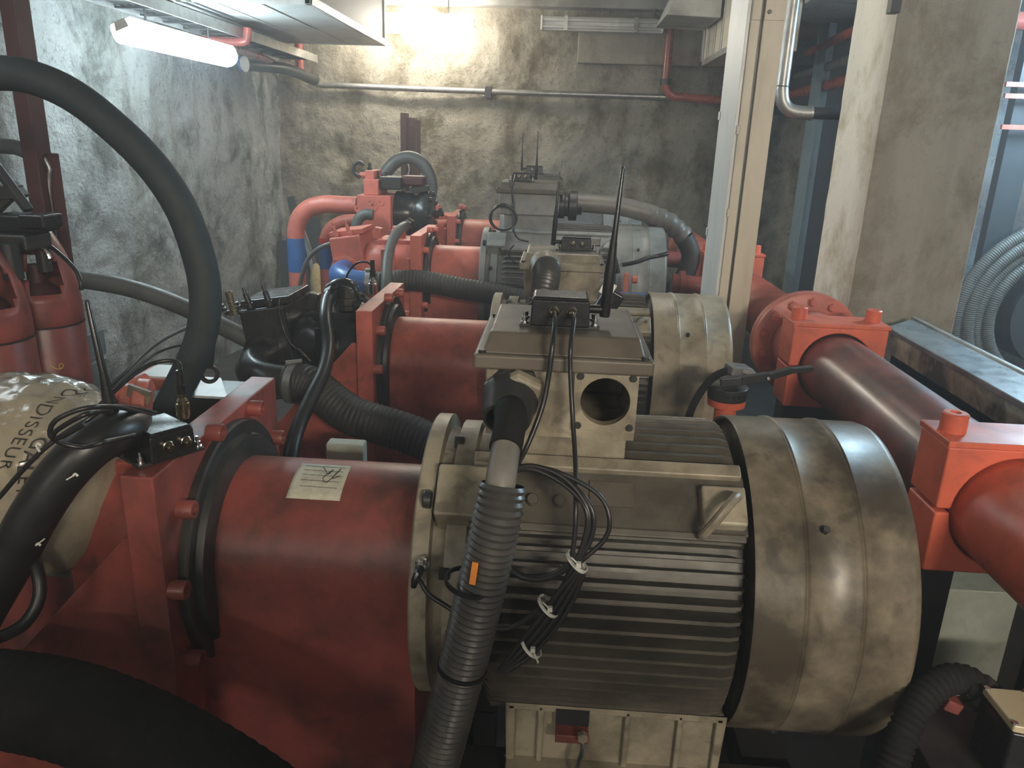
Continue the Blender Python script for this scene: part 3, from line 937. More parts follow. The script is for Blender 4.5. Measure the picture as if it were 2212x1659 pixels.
# ------------------------------------------------------------------ valve manifold behind the third set
t = thing('valve_manifold', 'red valve manifold block with a black actuator, fed by two red pipes', 'valve block', (-1.3, 5.4, 0))
a, b2 = P(770, 421, Y=5.25), P(845, 520, Y=5.25)
MB().box(a.x, b2.x, 5.25, 5.66, b2.z - .1, a.z).build('lower_block', M['redclean'], t, bevel=.006)
c, d = P(785, 387, Y=5.3), P(817, 421, Y=5.3)
MB().box(c.x, d.x, 5.3, 5.6, d.z - .002, c.z).build('middle_block', M['redclean'], t, bevel=.005)
e, f = P(788, 368, Y=5.32), P(808, 388, Y=5.32)
MB().box(e.x, f.x, 5.32, 5.55, f.z - .002, e.z).build('top_block', M['redclean'], t, bevel=.005)
MB().cyl((e.x + .01, 5.4, e.z - .035), (e.x - .055, 5.4, e.z - .035), .018, 14).build('side_port', M['redclean'], t)
MB().tube([(e.x - .05, 5.38, e.z - .05), (e.x - .09, 5.38, e.z - .02), (e.x - .085, 5.38, e.z + .03), (e.x - .05, 5.38, e.z + .05), (e.x - .02, 5.38, e.z + .03)], .013, 10).build('bent_tube', M['iron'], t)
for k in range(3):
    x = e.x + .01 + k * .055
    MB().lathe([(0, .016), (.02, .016), (.022, .010), (.05, .010)], (x, 5.42, e.z - .002 if k < 1 else c.z), (0, 0, 1), 8).build('plug', M['iron'], t)
MB().box(d.x, d.x + .15, 5.33, 5.55, d.z + .035, c.z + .02).build('solenoid', M['iron'], t, bevel=.012)
MB().box(d.x + .14, d.x + .30, 5.36, 5.52, d.z + .06, c.z + .03).build('solenoid', M['maroon'], t, bevel=.02)
# black actuator: shaft, body, finned end
zc = (a.z + b2.z) / 2 + .02
MB().lathe([(0, .15), (.10, .15), (.14, .13), (.2, .165), (.24, .165), (.26, .12)], (b2.x - .003, 5.46, zc), (1, 0, 0), 28).build('actuator', M['oily'], t, bevel=.004)
for k in range(7):
    q = radians(30 + k * 50)
    MB().socket((b2.x + .235, 5.46 + cos(q) * .14, zc + sin(q) * .14), (1, 0, 0), .016, .03).build('actuator_screw', M['iron'], t)
MB().obox((b2.x + .17, 5.42, zc + .17), (.12, .10, .04), Matrix.Rotation(radians(-8), 3, 'Y')).build('actuator_cap', M['iron'], t, bevel=.006)
for px, py in ((773, 451), (809, 447), (822, 437), (800, 437)):
    p = P(px, py, Y=5.25)
    MB().lathe([(0, .024), (.004, .024), (.004, .012), (-.004, .010), (-.004, 0)], (p.x, 5.251, p.z), (0, -1, 0), 18, caps=False).build('port_ring', M['redclean'], t)

# maroon mast on the back wall with a light grey tube in front of it
t = thing('steel_mast', 'dark maroon steel channel mast standing against the back wall', 'mast', (-1.35, 7.05, 0))
a, b2 = P(866, 246, Y=7.05), P(904, 246, Y=7.05)
zt = a.z
MB().box(a.x, a.x + .05, 7.02, 7.16, 0, zt + .01).build('near_flange', M['maroon'], t, bevel=.004)
MB().box(a.x + .05, b2.x - .02, 7.07, 7.085, 0, zt - .03).build('web', M['maroon'], t)
MB().box(b2.x - .03, b2.x, 7.02, 7.16, 0, zt - .045).build('far_flange', M['maroon'], t, bevel=.004)
for k in range(9):
    MB().bolt((a.x + .09, 7.07, zt - .10 - k * .1), (0, -1, 0), .008, .004).build('rivet', M['iron'], t)
MB().box(a.x + .05, b2.x - .03, 7.075, 7.15, zt - .055, zt - .03).build('top_plate', M['maroon'], t)
hose('thin pale tube running down the maroon mast', PP([(879, 349, 7.05), (884, 365, 7.055), (881, 385, 7.055), (887, 405, 7.055), (886, 440, 7.055)]), .014, 'galv', cat='tube', name='pale_tube')

# ------------------------------------------------------------------ radio transmitters with whip antennas
def radio(label, c, yaw, w, d, h, ant, al, side=1, lean=(0, 0), glands=True, s=1.0):
    """black plastic case on a plate; c is the middle of its base; front faces -Y before the turn"""
    R3 = Matrix.Rotation(yaw, 3, 'Z')
    c = Vector(c)
    g = lambda x, y, z: c + R3 @ Vector((x, y, z))
    t = thing('radio_transmitter', label, 'radio transmitter', c, 'radio transmitters with antennas')
    mb = MB()
    lo = [g(-w / 2, -d / 2, .004), g(w / 2, -d / 2, .004), g(w / 2, d / 2, .004), g(-w / 2, d / 2, .004)]
    hi = [g(-w / 2 + .002, -d / 2 + .002, h * .92), g(w / 2 - .002, -d / 2 + .002, h * .92), g(w / 2 - .002, d / 2 - .002, h * .92), g(-w / 2 + .002, d / 2 - .002, h * .92)]
    mb.hexa(lo, hi)
    case = mb.build('case', M['plastic'], t, bevel=.004, seg=3)
    k = .006
    MB().hexa([p + Vector((0, 0, -.0005)) for p in hi],
              [g(-w / 2 + k, -d / 2 + k, h), g(w / 2 - k, -d / 2 + k, h), g(w / 2 - k, d / 2 - k, h), g(-w / 2 + k, d / 2 - k, h)]).build('case_lid', M['plastic'], t, bevel=.003)
    mp = MB()
    mp.hexa([g(-w / 2 - .02, -d / 2 + .008, 0), g(w / 2 + .02, -d / 2 + .008, 0), g(w / 2 + .02, d / 2 - .008, 0), g(-w / 2 - .02, d / 2 - .008, 0)],
            [g(-w / 2 - .02, -d / 2 + .008, .006), g(w / 2 + .02, -d / 2 + .008, .006), g(w / 2 + .02, d / 2 - .008, .006), g(-w / 2 - .02, d / 2 - .008, .006)])
    mp.build('mounting_plate', M['iron'], t, bevel=.001)
    for sx in (-1, 1):
        MB().lathe([(0, .0085), (.003, .0085), (.003, .0055), (.012, .0055), (.012, .0035), (.022, .003)], g(sx * (w / 2 + .011), -d / 2 + .018, .006), (0, 0, 1), 12).build('mounting_bolt', M['chrome'], t)
        MB().lathe([(0, .0085), (.003, .0085), (.003, .0055), (.012, .0055)], g(sx * (w / 2 + .011), d / 2 - .018, .006), (0, 0, 1), 12).build('mounting_bolt', M['chrome'], t)
    if glands:
        for gx in (-.012, .022):
            f = R3 @ Vector((0, -1, 0))
            MB().lathe([(0, .0105), (.006, .0105), (.007, .009), (.015, .008), (.019, .005)], g(gx * s, -d / 2 + .001, h * .55), f, 16).build('gland', M['brass'], t)
    # antenna: elbow at the side, tapered whip
    base = g(side * (w / 2 + .03), 0, h * .55)
    MB().cyl(g(side * (w / 2 - .001), 0, h * .55), base, .0085, 12).build('antenna_hinge', M['plastic'], t)
    l = Vector((lean[0], lean[1], 1)).normalized()
    rr = ant
    MB().lathe([(-.014, rr * .9), (-.010, rr), (al * .30, rr * .98), (al * .52, rr * .55), (al * .98, rr * .36), (al, rr * .2)], base, l, 14).build('antenna', M['plastic'], t, smooth=60)
    return t, g


zl1 = 1.358 + .058
pb = P(1205, 712, Z=zl1)
r1, g1 = radio('black radio transmitter with thick whip antenna on the lid of the nearest motor box', (pb.x + .003, pb.y + .045, zl1), 0.0, .112, .085, .060, .0105, .265, 1, (.055, .02))
zl2 = 1.293 + .058
pb = P(1240, 514, Z=zl2)
r2, g2 = radio('black radio transmitter, antenna on its left, on the lid of the second motor box', (pb.x, 3.05, zl2), 0.0, .118, .085, .056, .0095, .265, -1, (.04, 0), s=1.0)
zl3 = 1.475 + .058
pb = P(1127, 386, Y=4.55)
r3, g3 = radio('small black radio transmitter on the lid of the grey motor, two cables in front', (pb.x, 4.55, zl3), 0.0, .105, .085, .052, .0075, .25, 1, (0, 0))
pb = P(1148, 378, Y=6.0)
r4, g4 = radio('furthest radio transmitter, just above the lid of the grey motor behind', (pb.x + .02, 6.0, 1.465 + .058), 0.0, .13, .10, .06, .008, .26, -1, (0, 0))
# the one turned sideways on the first plate
zp = A1 + .277
q0, q1, q3 = P(324, 940, Z=zp + .060), P(425, 913, Z=zp + .060), P(246, 917, Z=zp + .060)
yaw = atan2((q1 - q0).y, (q1 - q0).x)
cen = (q1 + q3) / 2
r5, g5 = radio('black radio transmitter set askew on the red plate at left, two brass glands', (cen.x + .004, cen.y, zp + .001), yaw, (q1 - q0).length * .98, (q3 - q0).length * 1.06, .060, .0125, .27, -1, (-.10, .02))

# ------------------------------------------------------------------ thin sensor cables
def cable(label, pts, r=.0035, m='black', group='thin sensor cables'):
    return tag(MB().tube(pts, r, 8, step=.008).build('sensor_cable', M[m], None, smooth=60), label, 'cable', group)


f1 = lambda gx: g1(gx, -.085 / 2 - .018, .033)
cable('thin black cable from the left gland of the nearest transmitter, passing behind the conduit',
      [f1(-.012), P(1199, 693, Y=1.36), P(1194, 743, Y=1.31), P(1183, 826, Y=1.30), P(1171, 880, Y=1.29), P(1148, 942, Y=1.27), P(1128, 985, Y=1.25), P(1112, 1010, Y=1.22)], .0048)
cable('thin black cable hanging straight down from the right gland of the nearest transmitter',
      [f1(.022), P(1240, 690, Y=1.36), P(1233, 745, Y=1.31), P(1232, 800, Y=1.30), P(1237, 900, Y=1.28), P(1243, 1000, Y=1.23), P(1244, 1090, Y=1.165), P(1240, 1170, Y=1.15), P(1226, 1245, Y=1.145), P(1204, 1292, Y=1.14), P(1180, 1330, Y=1.14)], .0042)
# loop of spare cable tied up in front of the fins
t = thing('cable_coil', 'folded black cable coil tied with white ties in front of the motor fins', 'cable', P(1180, 1320, Y=1.14))
for k, (dx, dy) in enumerate(((0, 0), (8, 6), (-3, 12), (20, 4))):
    pts = [P(1105 + dx * .3, 1012 + dy * .6, Y=1.19), P(1150 + dx * .5, 1006 + dy * .6, Y=1.19), P(1205 + dx, 1024 + dy, Y=1.18), P(1248 + dx, 1062 + dy * .7, Y=1.165),
           P(1272 + dx * 1.2, 1110, Y=1.15), P(1266 + dx * 1.3, 1165, Y=1.145), P(1240 + dx * .3, 1222, Y=1.14), P(1215 + dx * .4, 1268, Y=1.14)]
    if k == 3:
        pts[3:6] = [P(1292, 1068, Y=1.165), P(1316, 1115, Y=1.15), P(1306, 1165, Y=1.145)]
    MB().tube(pts, .0042, 8, step=.008).build('cable_loop', M['black'], t, smooth=60)
for k in range(7):
    a = (k - 3) * 5.2
    yy = 1.135 + .006 * (k % 2)
    pts = [P(1252 + a * .5, 1238 + a * .2, Y=yy), P(1222 + a, 1288 + a * .55, Y=yy), P(1180 + a * 1.15, 1350 + a * .62, Y=yy), P(1130 + a, 1408 + a * .55, Y=yy), P(1084 + a * .3, 1450 + a * .2, Y=yy)]
    MB().tube(pts, .0046, 8, step=.01).build('cable_fold', M['black'], t, smooth=60)
for px, py, ang in ((1246, 1216, .5), (1184, 1312, .6), (1147, 1400, .7)):
    p = P(px, py, Y=1.135)
    MB().lathe([(-.003, .021), (-.003, .023), (.003, .023), (.003, .021)], p + Vector((0, .004, 0)), (.66, 0, .75), 16, caps=False).build('cable_tie', M['tie'], t)
    q = P(px + 4, py + 4, Y=1.108)
    MB().box(q.x - .004, q.x + .004, 1.105, 1.112, q.z - .004, q.z + .004).build('tie_head', M['tie'], t)
    e2_ = P(px + 16, py + 32, Y=1.105) if py > 1390 else P(px - 12, py - 12, Y=1.108)
    MB().bar(q, e2_, .0035, .0015).build('tie_tail', M['tie'], t)
# sensor on the end shield and its cable
s0 = P(913, 1216, Y=1.222)
t = thing('vibration_sensor', 'small round chrome sensor plugged into the end shield of the nearest motor', 'sensor', s0)
MB().lathe([(-.005, .013), (.004, .013), (.006, .010), (.020, .010), (.022, .008)], s0, (0, -1, .1), 16).build('sensor_body', M['chrome'], t)
MB().tube([s0 + Vector((0, -.018, .001)), s0 + Vector((-.003, -.032, -.003)), s0 + Vector((-.008, -.036, -.016)), s0 + Vector((-.010, -.036, -.028))], [.008, .008, .007, .005], 10).build('plug', M['plastic'], t)
cable('thin black cable curving from the chrome sensor behind the ribbed conduit to the cable coil',
      [s0 + Vector((-.010, -.036, -.026)), P(905, 1252, Y=1.18), P(924, 1282, Y=1.17), P(962, 1308, Y=1.16), P(1010, 1338, Y=1.15), P(1050, 1354, Y=1.15), P(1095, 1358, Y=1.15), P(1130, 1342, Y=1.145), P(1165, 1316, Y=1.14)], .0045)
tag(MB().tube(PP([(1085, 1222, 1.17), (1130, 1246, 1.16), (1170, 1250, 1.15), (1205, 1238, 1.145), (1232, 1220, 1.14)]), .0065, 10).build('power_cable', M['black'], None, smooth=60),
    'thicker black cable lying across the fins to the first white tie', 'cable')

# brass headed pressure sensors on the plates
def psensor(label, base, h, m, cab, lab2):
    t = thing('pressure_sensor', label, 'sensor', base)
    MB().lathe([(0, h * .11), (h * .06, h * .11), (h * .06, h * .135), (h * .32, h * .135), (h * .34, h * .115), (h * .38, h * .115), (h * .44, h * .07), (h * .56, h * .07)], base, (0, 0, 1), 20).build('sensor_body', M[m], t)
    MB().lathe([(h * .5, h * .06), (h * .52, h * .085), (h * .70, h * .085), (h * .72, h * .07), (h * 1.0, h * .06)], base, (0, 0, 1), 14).build('plug', M['plastic'], t)
    cable(lab2, cab, .0045)


b0 = P(397, 903, Z=zp + .006)
psensor('brass and black pressure sensor standing behind the askew transmitter', b0, .105, 'brass',
        [b0 + Vector((0, 0, .10)), P(390, 790, Y=b0.y + .01), P(372, 779, Y=b0.y + .02), P(330, 785, Y=b0.y), P(285, 812, Y=b0.y - .05), P(242, 850, Y=b0.y - .1), P(205, 885, Y=b0.y - .14)],
        'thin cable arching left from the brass sensor over the red pipe')
b0 = P(806, 636, Y=3.24)
psensor('chrome pressure sensor standing on the second plate', b0, .15, 'chrome',
        [b0 + Vector((0, 0, .145)), P(805, 575, Y=3.3), P(792, 566, Y=3.32), P(772, 568, Y=3.34), P(757, 582, Y=3.36), P(748, 600, Y=3.38), P(744, 622, Y=3.4)],
        'thin cable arching over the blue elbow from the chrome sensor')
cable('thin black cable running up right behind the arching hose at left',
      PP([(236, 836, 1.9), (280, 796, 2.0), (312, 764, 2.1), (352, 734, 2.2), (404, 708, 2.3)]), .005)
cable('thinner black cable just below, running to the arching hose',
      PP([(246, 838, 1.9), (290, 800, 2.0), (335, 765, 2.1), (380, 748, 2.15), (420, 744, 2.2)]), .004)
for k, (lab, pts) in enumerate((
        ('thin black cable running from the lower left edge up to the askew transmitter', [(-30, 1100, 1.10), (0, 1072, 1.1), (45, 1020, 1.1), (100, 965, 1.1), (150, 930, 1.11), (190, 906, 1.12), (215, 888, 1.14), (250, 878, 1.2), (300, 884, 1.32), (338, 893, 1.38)]),
        ('upper curl of thin black cable beside the sack', [(182, 916, 1.10), (140, 940, 1.1), (114, 948, 1.1), (108, 930, 1.1), (120, 908, 1.1), (160, 888, 1.11), (205, 879, 1.13), (255, 880, 1.2), (310, 893, 1.32), (345, 902, 1.38)]),
        ('lower curl of thin black cable beside the sack', [(290, 940, 1.22), (225, 955, 1.12), (180, 966, 1.12), (140, 960, 1.11), (116, 948, 1.1), (118, 934, 1.095), (150, 912, 1.095), (190, 893, 1.1), (240, 886, 1.18)]))):
    cable(lab, PP(pts), .0042)
for k, (px, py, dx, dy) in enumerate(((78, 962, 8, 14), (158, 1028, -14, 8), (78, 1178, 18, -14))):
    p = P(px, py, Y=1.085)
    tag(MB().bar(p, P(px + dx, py + dy, Y=1.085), .003, .002).tube([p, p + Vector((.004, 0, .004)), p + Vector((.008, 0, .0))], .002, 6).build('cable_tie', M['tie'], None),
        ('white tie on the thin cable left of the curl', 'white tie in the dark under the askew transmitter', 'white tie on the thin hose low at the left')[k], 'cable tie')
# cables on the third box
cable('twisted pair of thin cables hanging from the transmitter on the grey motor, left one', PP([(1105, 378, 4.49), (1106, 395, 4.41), (1107, 420, 4.40), (1109, 445, 4.39), (1108, 470, 4.34), (1110, 498, 4.29), (1120, 516, 4.27), (1142, 522, 4.26)]), .005)
cable('twisted pair of thin cables hanging from the transmitter on the grey motor, right one', PP([(1113, 378, 4.49), (1110, 392, 4.41), (1106, 408, 4.40), (1109, 432, 4.39), (1110, 452, 4.38), (1106, 480, 4.32), (1108, 500, 4.29)]), .005)
t = thing('cable_coil', 'ring of coiled black cable hanging at the left end of the grey motor box', 'cable', P(1088, 470, Y=4.38))
for k in range(3):
    pts = [P(1087 + (27 + k) * cos(q), 469 + k + (28 - k) * sin(q), Y=4.375 - .006 * k) for q in [2 * pi * i / 20 for i in range(21)]]
    MB().tube(pts, .006, 8, step=.02).build('cable_loop', M['black'], t, smooth=60)
cable('thin cable looped over the fins of the grey motor', PP([(1110, 530, 4.22), (1101, 540, 4.2), (1100, 552, 4.2), (1106, 562, 4.2), (1118, 570, 4.2)]), .005)

# ------------------------------------------------------------------ electric conduits of the motors
t = thing('ribbed_conduit', 'dark ribbed conduit hanging in front of the nearest motor, orange tag on it', 'conduit', P(1050, 1200, Y=1.1))
MB().tube(PP([(1086, 1046, 1.125), (1076, 1110, 1.112), (1056, 1200, 1.105), (1030, 1310, 1.10), (1006, 1410, 1.10), (982, 1500, 1.10), (955, 1600, 1.10), (925, 1710, 1.10)]), [.0375, .0385, .039, .0395, .040, .040, .041, .042], 30, corr=(.0118, .0045), caps=False).build('sleeve', M['conduit'], t, smooth=50)
p, q = P(1027, 1215, Y=1.062), P(1020, 1262, Y=1.060)
MB().bar(p, q, .010, .003, (0, -1, 0)).build('orange_tag', M['orange'], t)
for py, px in ((1258, 1012), (1440, 998)):
    c = P(px + (5 if py < 1300 else 0), py, Y=1.10)
    MB().lathe([(-.004, .0405), (-.004, .0435), (.004, .0435), (.004, .0405)], c, (P(1030, 1310, Y=1.1) - P(1006, 1410, Y=1.1)), 28, caps=False).build('tie_band', M['plastic'], t)
t = thing('power_cable', 'grey power cable from the black gland of the nearest box into the ribbed conduit', 'cable', P(1090, 980, Y=1.2))
gp = Vector((c1.x - .006, 1.338 - .045, c1.z - .022))
MB().tube([gp + Vector((0, .02, .006)), P(1103, 900, Y=1.245), P(1098, 940, Y=1.205), P(1092, 968, Y=1.18)], [.030, .0285, .0275, .028], 24).build('black_boot', M['blackmatt'], t, smooth=60)
MB().tube([P(1097, 940, Y=1.205), P(1090, 985, Y=1.17), P(1081, 1040, Y=1.13), P(1074, 1100, Y=1.113), P(1060, 1180, Y=1.105)], [.024, .0245, .025, .025, .025], 24).build('cable_jacket', M['cable'], t, smooth=60)
t = thing('ribbed_conduit', 'ribbed grey conduit curving down from the left port of the second motor box', 'conduit', P(1175, 610, Y=2.75))
MB().tube([Vector((c2.x, 2.86, c2.z - .008)), P(1182, 582, Y=2.80), P(1180, 604, Y=2.72), P(1174, 640, Y=2.66), P(1166, 690, Y=2.63), P(1160, 760, Y=2.62)], .046, 26, corr=(.014, .006)).build('sleeve', M['conduit'], t, smooth=50)
t = thing('ribbed_conduit', 'dusty conduit arching right from the grey motor box and down', 'conduit', P(1400, 470, Y=4.6))
pts = PP([(1240, 437), (1290, 441), (1345, 447), (1400, 461), (1446, 482), (1478, 512), (1492, 548), (1484, 585), (1462, 618), (1430, 650), (1400, 690)], 4.6)
MB().tube(pts[:5], [.052, .053, .053, .055, .055], 26).build('smooth_sleeve', M['cable'], t, smooth=60)
MB().tube(pts[3:6], .057, 26, corr=(.052, .010)).build('ribbed_sleeve', M['cable'], t, smooth=50)
MB().tube(pts[5:], [.056, .055, .054, .054, .054, .054], 26).build('lower_sleeve', M['ribbed'], t, smooth=60)
cable('black cable crossing the fan cover of the grey motor', PP([(1345, 572, 4.24), (1375, 566, 4.22), (1400, 557, 4.22), (1425, 552, 4.22), (1442, 548, 4.25)]), .012)
cable('pair of black cables with pale tips beside the second box', PP([(1322, 527, 3.3), (1325, 545, 3.3), (1332, 575, 3.3), (1336, 590, 3.3)]), .010)
# paper tag near the antenna
p = P(1313, 624, Y=1.75)
tag(MB().obox(p, (.030, .002, .034), Matrix.Rotation(.5, 3, 'Y') @ Matrix.Rotation(-.4, 3, 'X')).build('paper_tag', M['tie'], None),
    'small white paper tag behind the foot of the thick antenna', 'tag')
p = P(1313, 655, Y=1.78)
tag(MB().obox(p, (.05, .03, .07), Matrix.Rotation(.5, 3, 'Y')).build('cable_connector', M['plastic'], None, bevel=.006), 'black cable connector under the white paper tag', 'connector')

# ------------------------------------------------------------------ red gas cylinders with valve guards
def cylinder(label, x, y, r, zs, zt, win, chalk=False):
    t = thing('gas_cylinder', label, 'gas cylinder', (x, y, 0), 'red gas cylinders')
    MB().lathe([(0, r * .9), (.02, r), (zs - .004, r), (zs, r * .985)], (x, y, 0), (0, 0, 1), 48).build('cylinder_body', M['red'], t)
    hcap = zt - zs
    prof = [(zs + .001, r * .985), (zs + .006, r * 1.0)]
    for k in range(1, 13):
        f = k / 12
        prof.append((zs + .006 + hcap * f, r * (1 - .58 * f ** 2.6)))
    n = 48

    def skip(k, i):
        a = 360.0 * i / n
        for w in win:
            d = (a - w + 180) % 360 - 180
            if 5 <= k <= 9 and abs(d) < 30 - (abs(k - 7) * 4):
                return True
        return False
    MB().lathe(prof, (x, y, 0), (0, 0, 1), n, skip=skip, caps=False, ref=(1, 0, 0)).build('valve_guard', M['red'], t, solid=.007)
    MB().lathe([(zs - .02, r * .97), (zs + .12, r * .45), (zs + .14, .03), (zs + .2, .03)], (x, y, 0), (0, 0, 1), 24).build('neck', M['maroon'], t)
    MB().lathe([(zs - .003, r + .0008), (zs + .003, r + .0008)], (x, y, 0), (0, 0, 1), 48, caps=False).build('seam_ring', M['iron'], t)
    return t


ca = P(-22, 742, Y=2.22)
cb = P(95, 720, Y=2.42)
za, zb_ = P(70, 742, Y=2.20).z, P(170, 717, Y=2.40).z
cy1 = cylinder('nearer red gas cylinder cut by the left edge of the photo', -1.768, 2.245, .128, za, za + .30, (328, 148, 238))
cy2 = cylinder('red gas cylinder with yellow crayon marks, right of the nearer one', -1.768, 2.515, .128, zb_, zb_ + .32, (312, 132, 222))
# yellow crayon squiggles
def onc(px, py, x, y, r):
    d = RM @ Vector(((px - W / 2) / FPX, -(py - H / 2) / FPX, -1.0))
    ox, oy = -x, -y
    A = d.x ** 2 + d.y ** 2; B = 2 * (ox * d.x + oy * d.y); C = ox * ox + oy * oy - r * r
    q = B * B - 4 * A * C
    if q < 0:
        return None
    return CAM + d * ((-B - sqrt(q)) / (2 * A))


for st in ([(110, 789), (116, 794), (124, 797), (132, 796), (137, 791), (135, 786), (129, 787), (128, 793), (131, 798)], [(113, 810), (120, 811), (128, 814), (131, 817)], [(126, 809), (128, 815), (124, 812)]):
    pts = [onc(a, b, -1.768, 2.515, .1283) for a, b in st]
    pts = [p for p in pts if p]
    if len(pts) > 2:
        MB().tube(pts, .0016, 6).build('crayon_mark', M['yellow'], cy2)
# black valve gear above them
t = thing('valve_block', 'black valve block with white lit edges above the red cylinders', 'valve', P(40, 480, Y=2.4))
a, b2 = P(-30, 470, Y=2.38), P(100, 520, Y=2.38)
MB().box(a.x, b2.x - .02, 2.38, 2.50, b2.z + .02, a.z + .01).build('upper_body', M['plastic'], t, bevel=.010)
a2, b3 = P(35, 463, Y=2.34), P(97, 497, Y=2.34)
MB().box(a2.x, b3.x, 2.34, 2.44, b3.z, a2.z).build('front_body', M['plastic'], t, bevel=.008, seg=3)
a2, b3 = P(-40, 505, Y=2.33), P(60, 545, Y=2.33)
MB().box(a2.x, b3.x, 2.33, 2.46, b3.z, a2.z).build('lower_body', M['iron'], t, bevel=.010, seg=3)
p = P(88, 520, Y=2.44)
MB().cyl(p, p + Vector((0, 0, -.10)), .022, 12).build('valve_stem', M['iron'], t)
p = P(20, 540, Y=2.3)
MB().cyl(p + Vector((0, 0, .02)), p + Vector((0, 0, -.09)), .030, 12).build('valve_stem', M['iron'], t)
p = P(100, 545, Y=2.42)
MB().tube([p + Vector((-.05, 0, .0)), p + Vector((-.02, 0, .012)), p, p + Vector((.008, 0, -.02))], .008, 10).build('outlet_tube', M['chrome'], t)
t = thing('valve_lever', 'black lever arm slanting up left above the valve block', 'lever', P(40, 420, Y=2.5))
MB().bar(P(-20, 345, Y=2.5), P(62, 455, Y=2.46), .030, .022).build('arm', M['iron'], t, bevel=.004)
MB().obox(P(36, 412, Y=2.5), (.06, .04, .035), Matrix.Rotation(.9, 3, 'Y')).build('pivot_block', M['iron'], t, bevel=.005)
MB().bar(P(-30, 418, Y=2.5), P(45, 414, Y=2.5), .045, .045).build('cross_arm', M['iron'], t, bevel=.005)
MB().bar(P(-20, 455, Y=2.5), P(16, 420, Y=2.5), .03, .05).build('strut', M['iron'], t, bevel=.005)
tag(MB().tube(PP([(96, 522, 2.46), (125, 545, 2.44), (150, 568, 2.42), (166, 588, 2.40), (174, 608, 2.38), (176, 626, 2.38)]), .007, 10).build('thin_hose', M['black'], None, smooth=60),
    'thin black hose curving off the valve block beside the second cylinder', 'hose')
# rack steps behind the cylinder
for k, (py, yy, lab) in enumerate(((722, 2.75, 'upper pale shelf bracket poking out right of the second cylinder'), (785, 2.70, 'lower pale shelf bracket poking out right of the second cylinder'))):
    a, b2 = P(160, py, Y=yy), P(192 + 6 * k, py, Y=yy)
    tag(MB().box(a.x - .06, b2.x, 2.61, yy + .10, a.z - .10, a.z).build('shelf_bracket', M['bluegrey'], None, bevel=.003), lab, 'bracket', 'brackets behind the cylinders')
# maroon post and the pale conduit clipped beside it
t = thing('steel_post', 'maroon steel post at the left, running from floor to ceiling', 'post', (-1.99, 2.95, 0))
a, b2 = P(46, 330, Y=2.9), P(76, 330, Y=2.9)
MB().box(a.x, b2.x + .004, 2.9, 2.99, 0, ZC).build('web_face', M['maroon'], t, bevel=.004)
MB().box(b2.x + .004, b2.x + .05, 2.955, 2.965, 0, P(80, 330, Y=2.96).z).build('side_plate', M['maroon'], t, bevel=.002)
x = P(106, 400, Y=2.95).x
tag(MB().tube([(x + .018, 2.95, 0), (x + .006, 2.95, .9), P(113, 470, Y=2.95), P(106, 385, Y=2.95), P(108, 368, Y=2.95), P(98, 345, Y=2.95), P(80, 325, Y=2.95)], .009, 10).build('conduit_pipe', M['galv'], None, smooth=60),
    'thin pale green conduit standing right of the maroon post', 'conduit')

# ------------------------------------------------------------------ plastic sack over the first pump
vs, fs = [], []
nu, nv = 90, 96
axp0, axp1 = Vector((-1.56, 1.42, 1.10)), Vector((-.875, 1.415, 1.075))
for i in range(nu + 1):
    u = i / nu
    f = min(1, (1 - u) * 7) ** .5 if u > .85 else 1.0
    f *= min(1, u * 6 + .4) ** .5
    c = axp0.lerp(axp1, u)
    for k in range(nv):
        q = 2 * pi * k / nv
        d = Vector((0, cos(q), sin(q)))
        r = (.185 if sin(q) > 0 else .185 + .05 * -sin(q)) * (.35 + .65 * f)
        p = c + d * r
        cr = noise.noise(p * 7) * .018 + abs(noise.noise(Vector((p.x * 13, p.y * 16, p.z * 16)))) * .012
        if sin(q) > .3:
            cr += abs(noise.noise(Vector((p.x * 22, p.y * 40, p.z * 30)))) * .012
        vs.append(p + d * (cr - .012))
for i in range(nu):
    for k in range(nv):
        j = (k + 1) % nv
        fs.append((i * nv + k, i * nv + j, (i + 1) * nv + j, (i + 1) * nv + k))
fs += [tuple(range(nv)), tuple(nu * nv + k for k in range(nv))]
SACK = mat('plastic_sack', (.33, .285, .21), .16, (.22, .19, .145), .5, 6, bump=.55, bscale=34, coat=.9, rvar=.1)
sk = MB().add(vs, fs).build('plastic_sack', SACK, None, smooth=80)
tag(sk, 'crumpled glossy plastic sack with printed words at the left edge', 'sack')


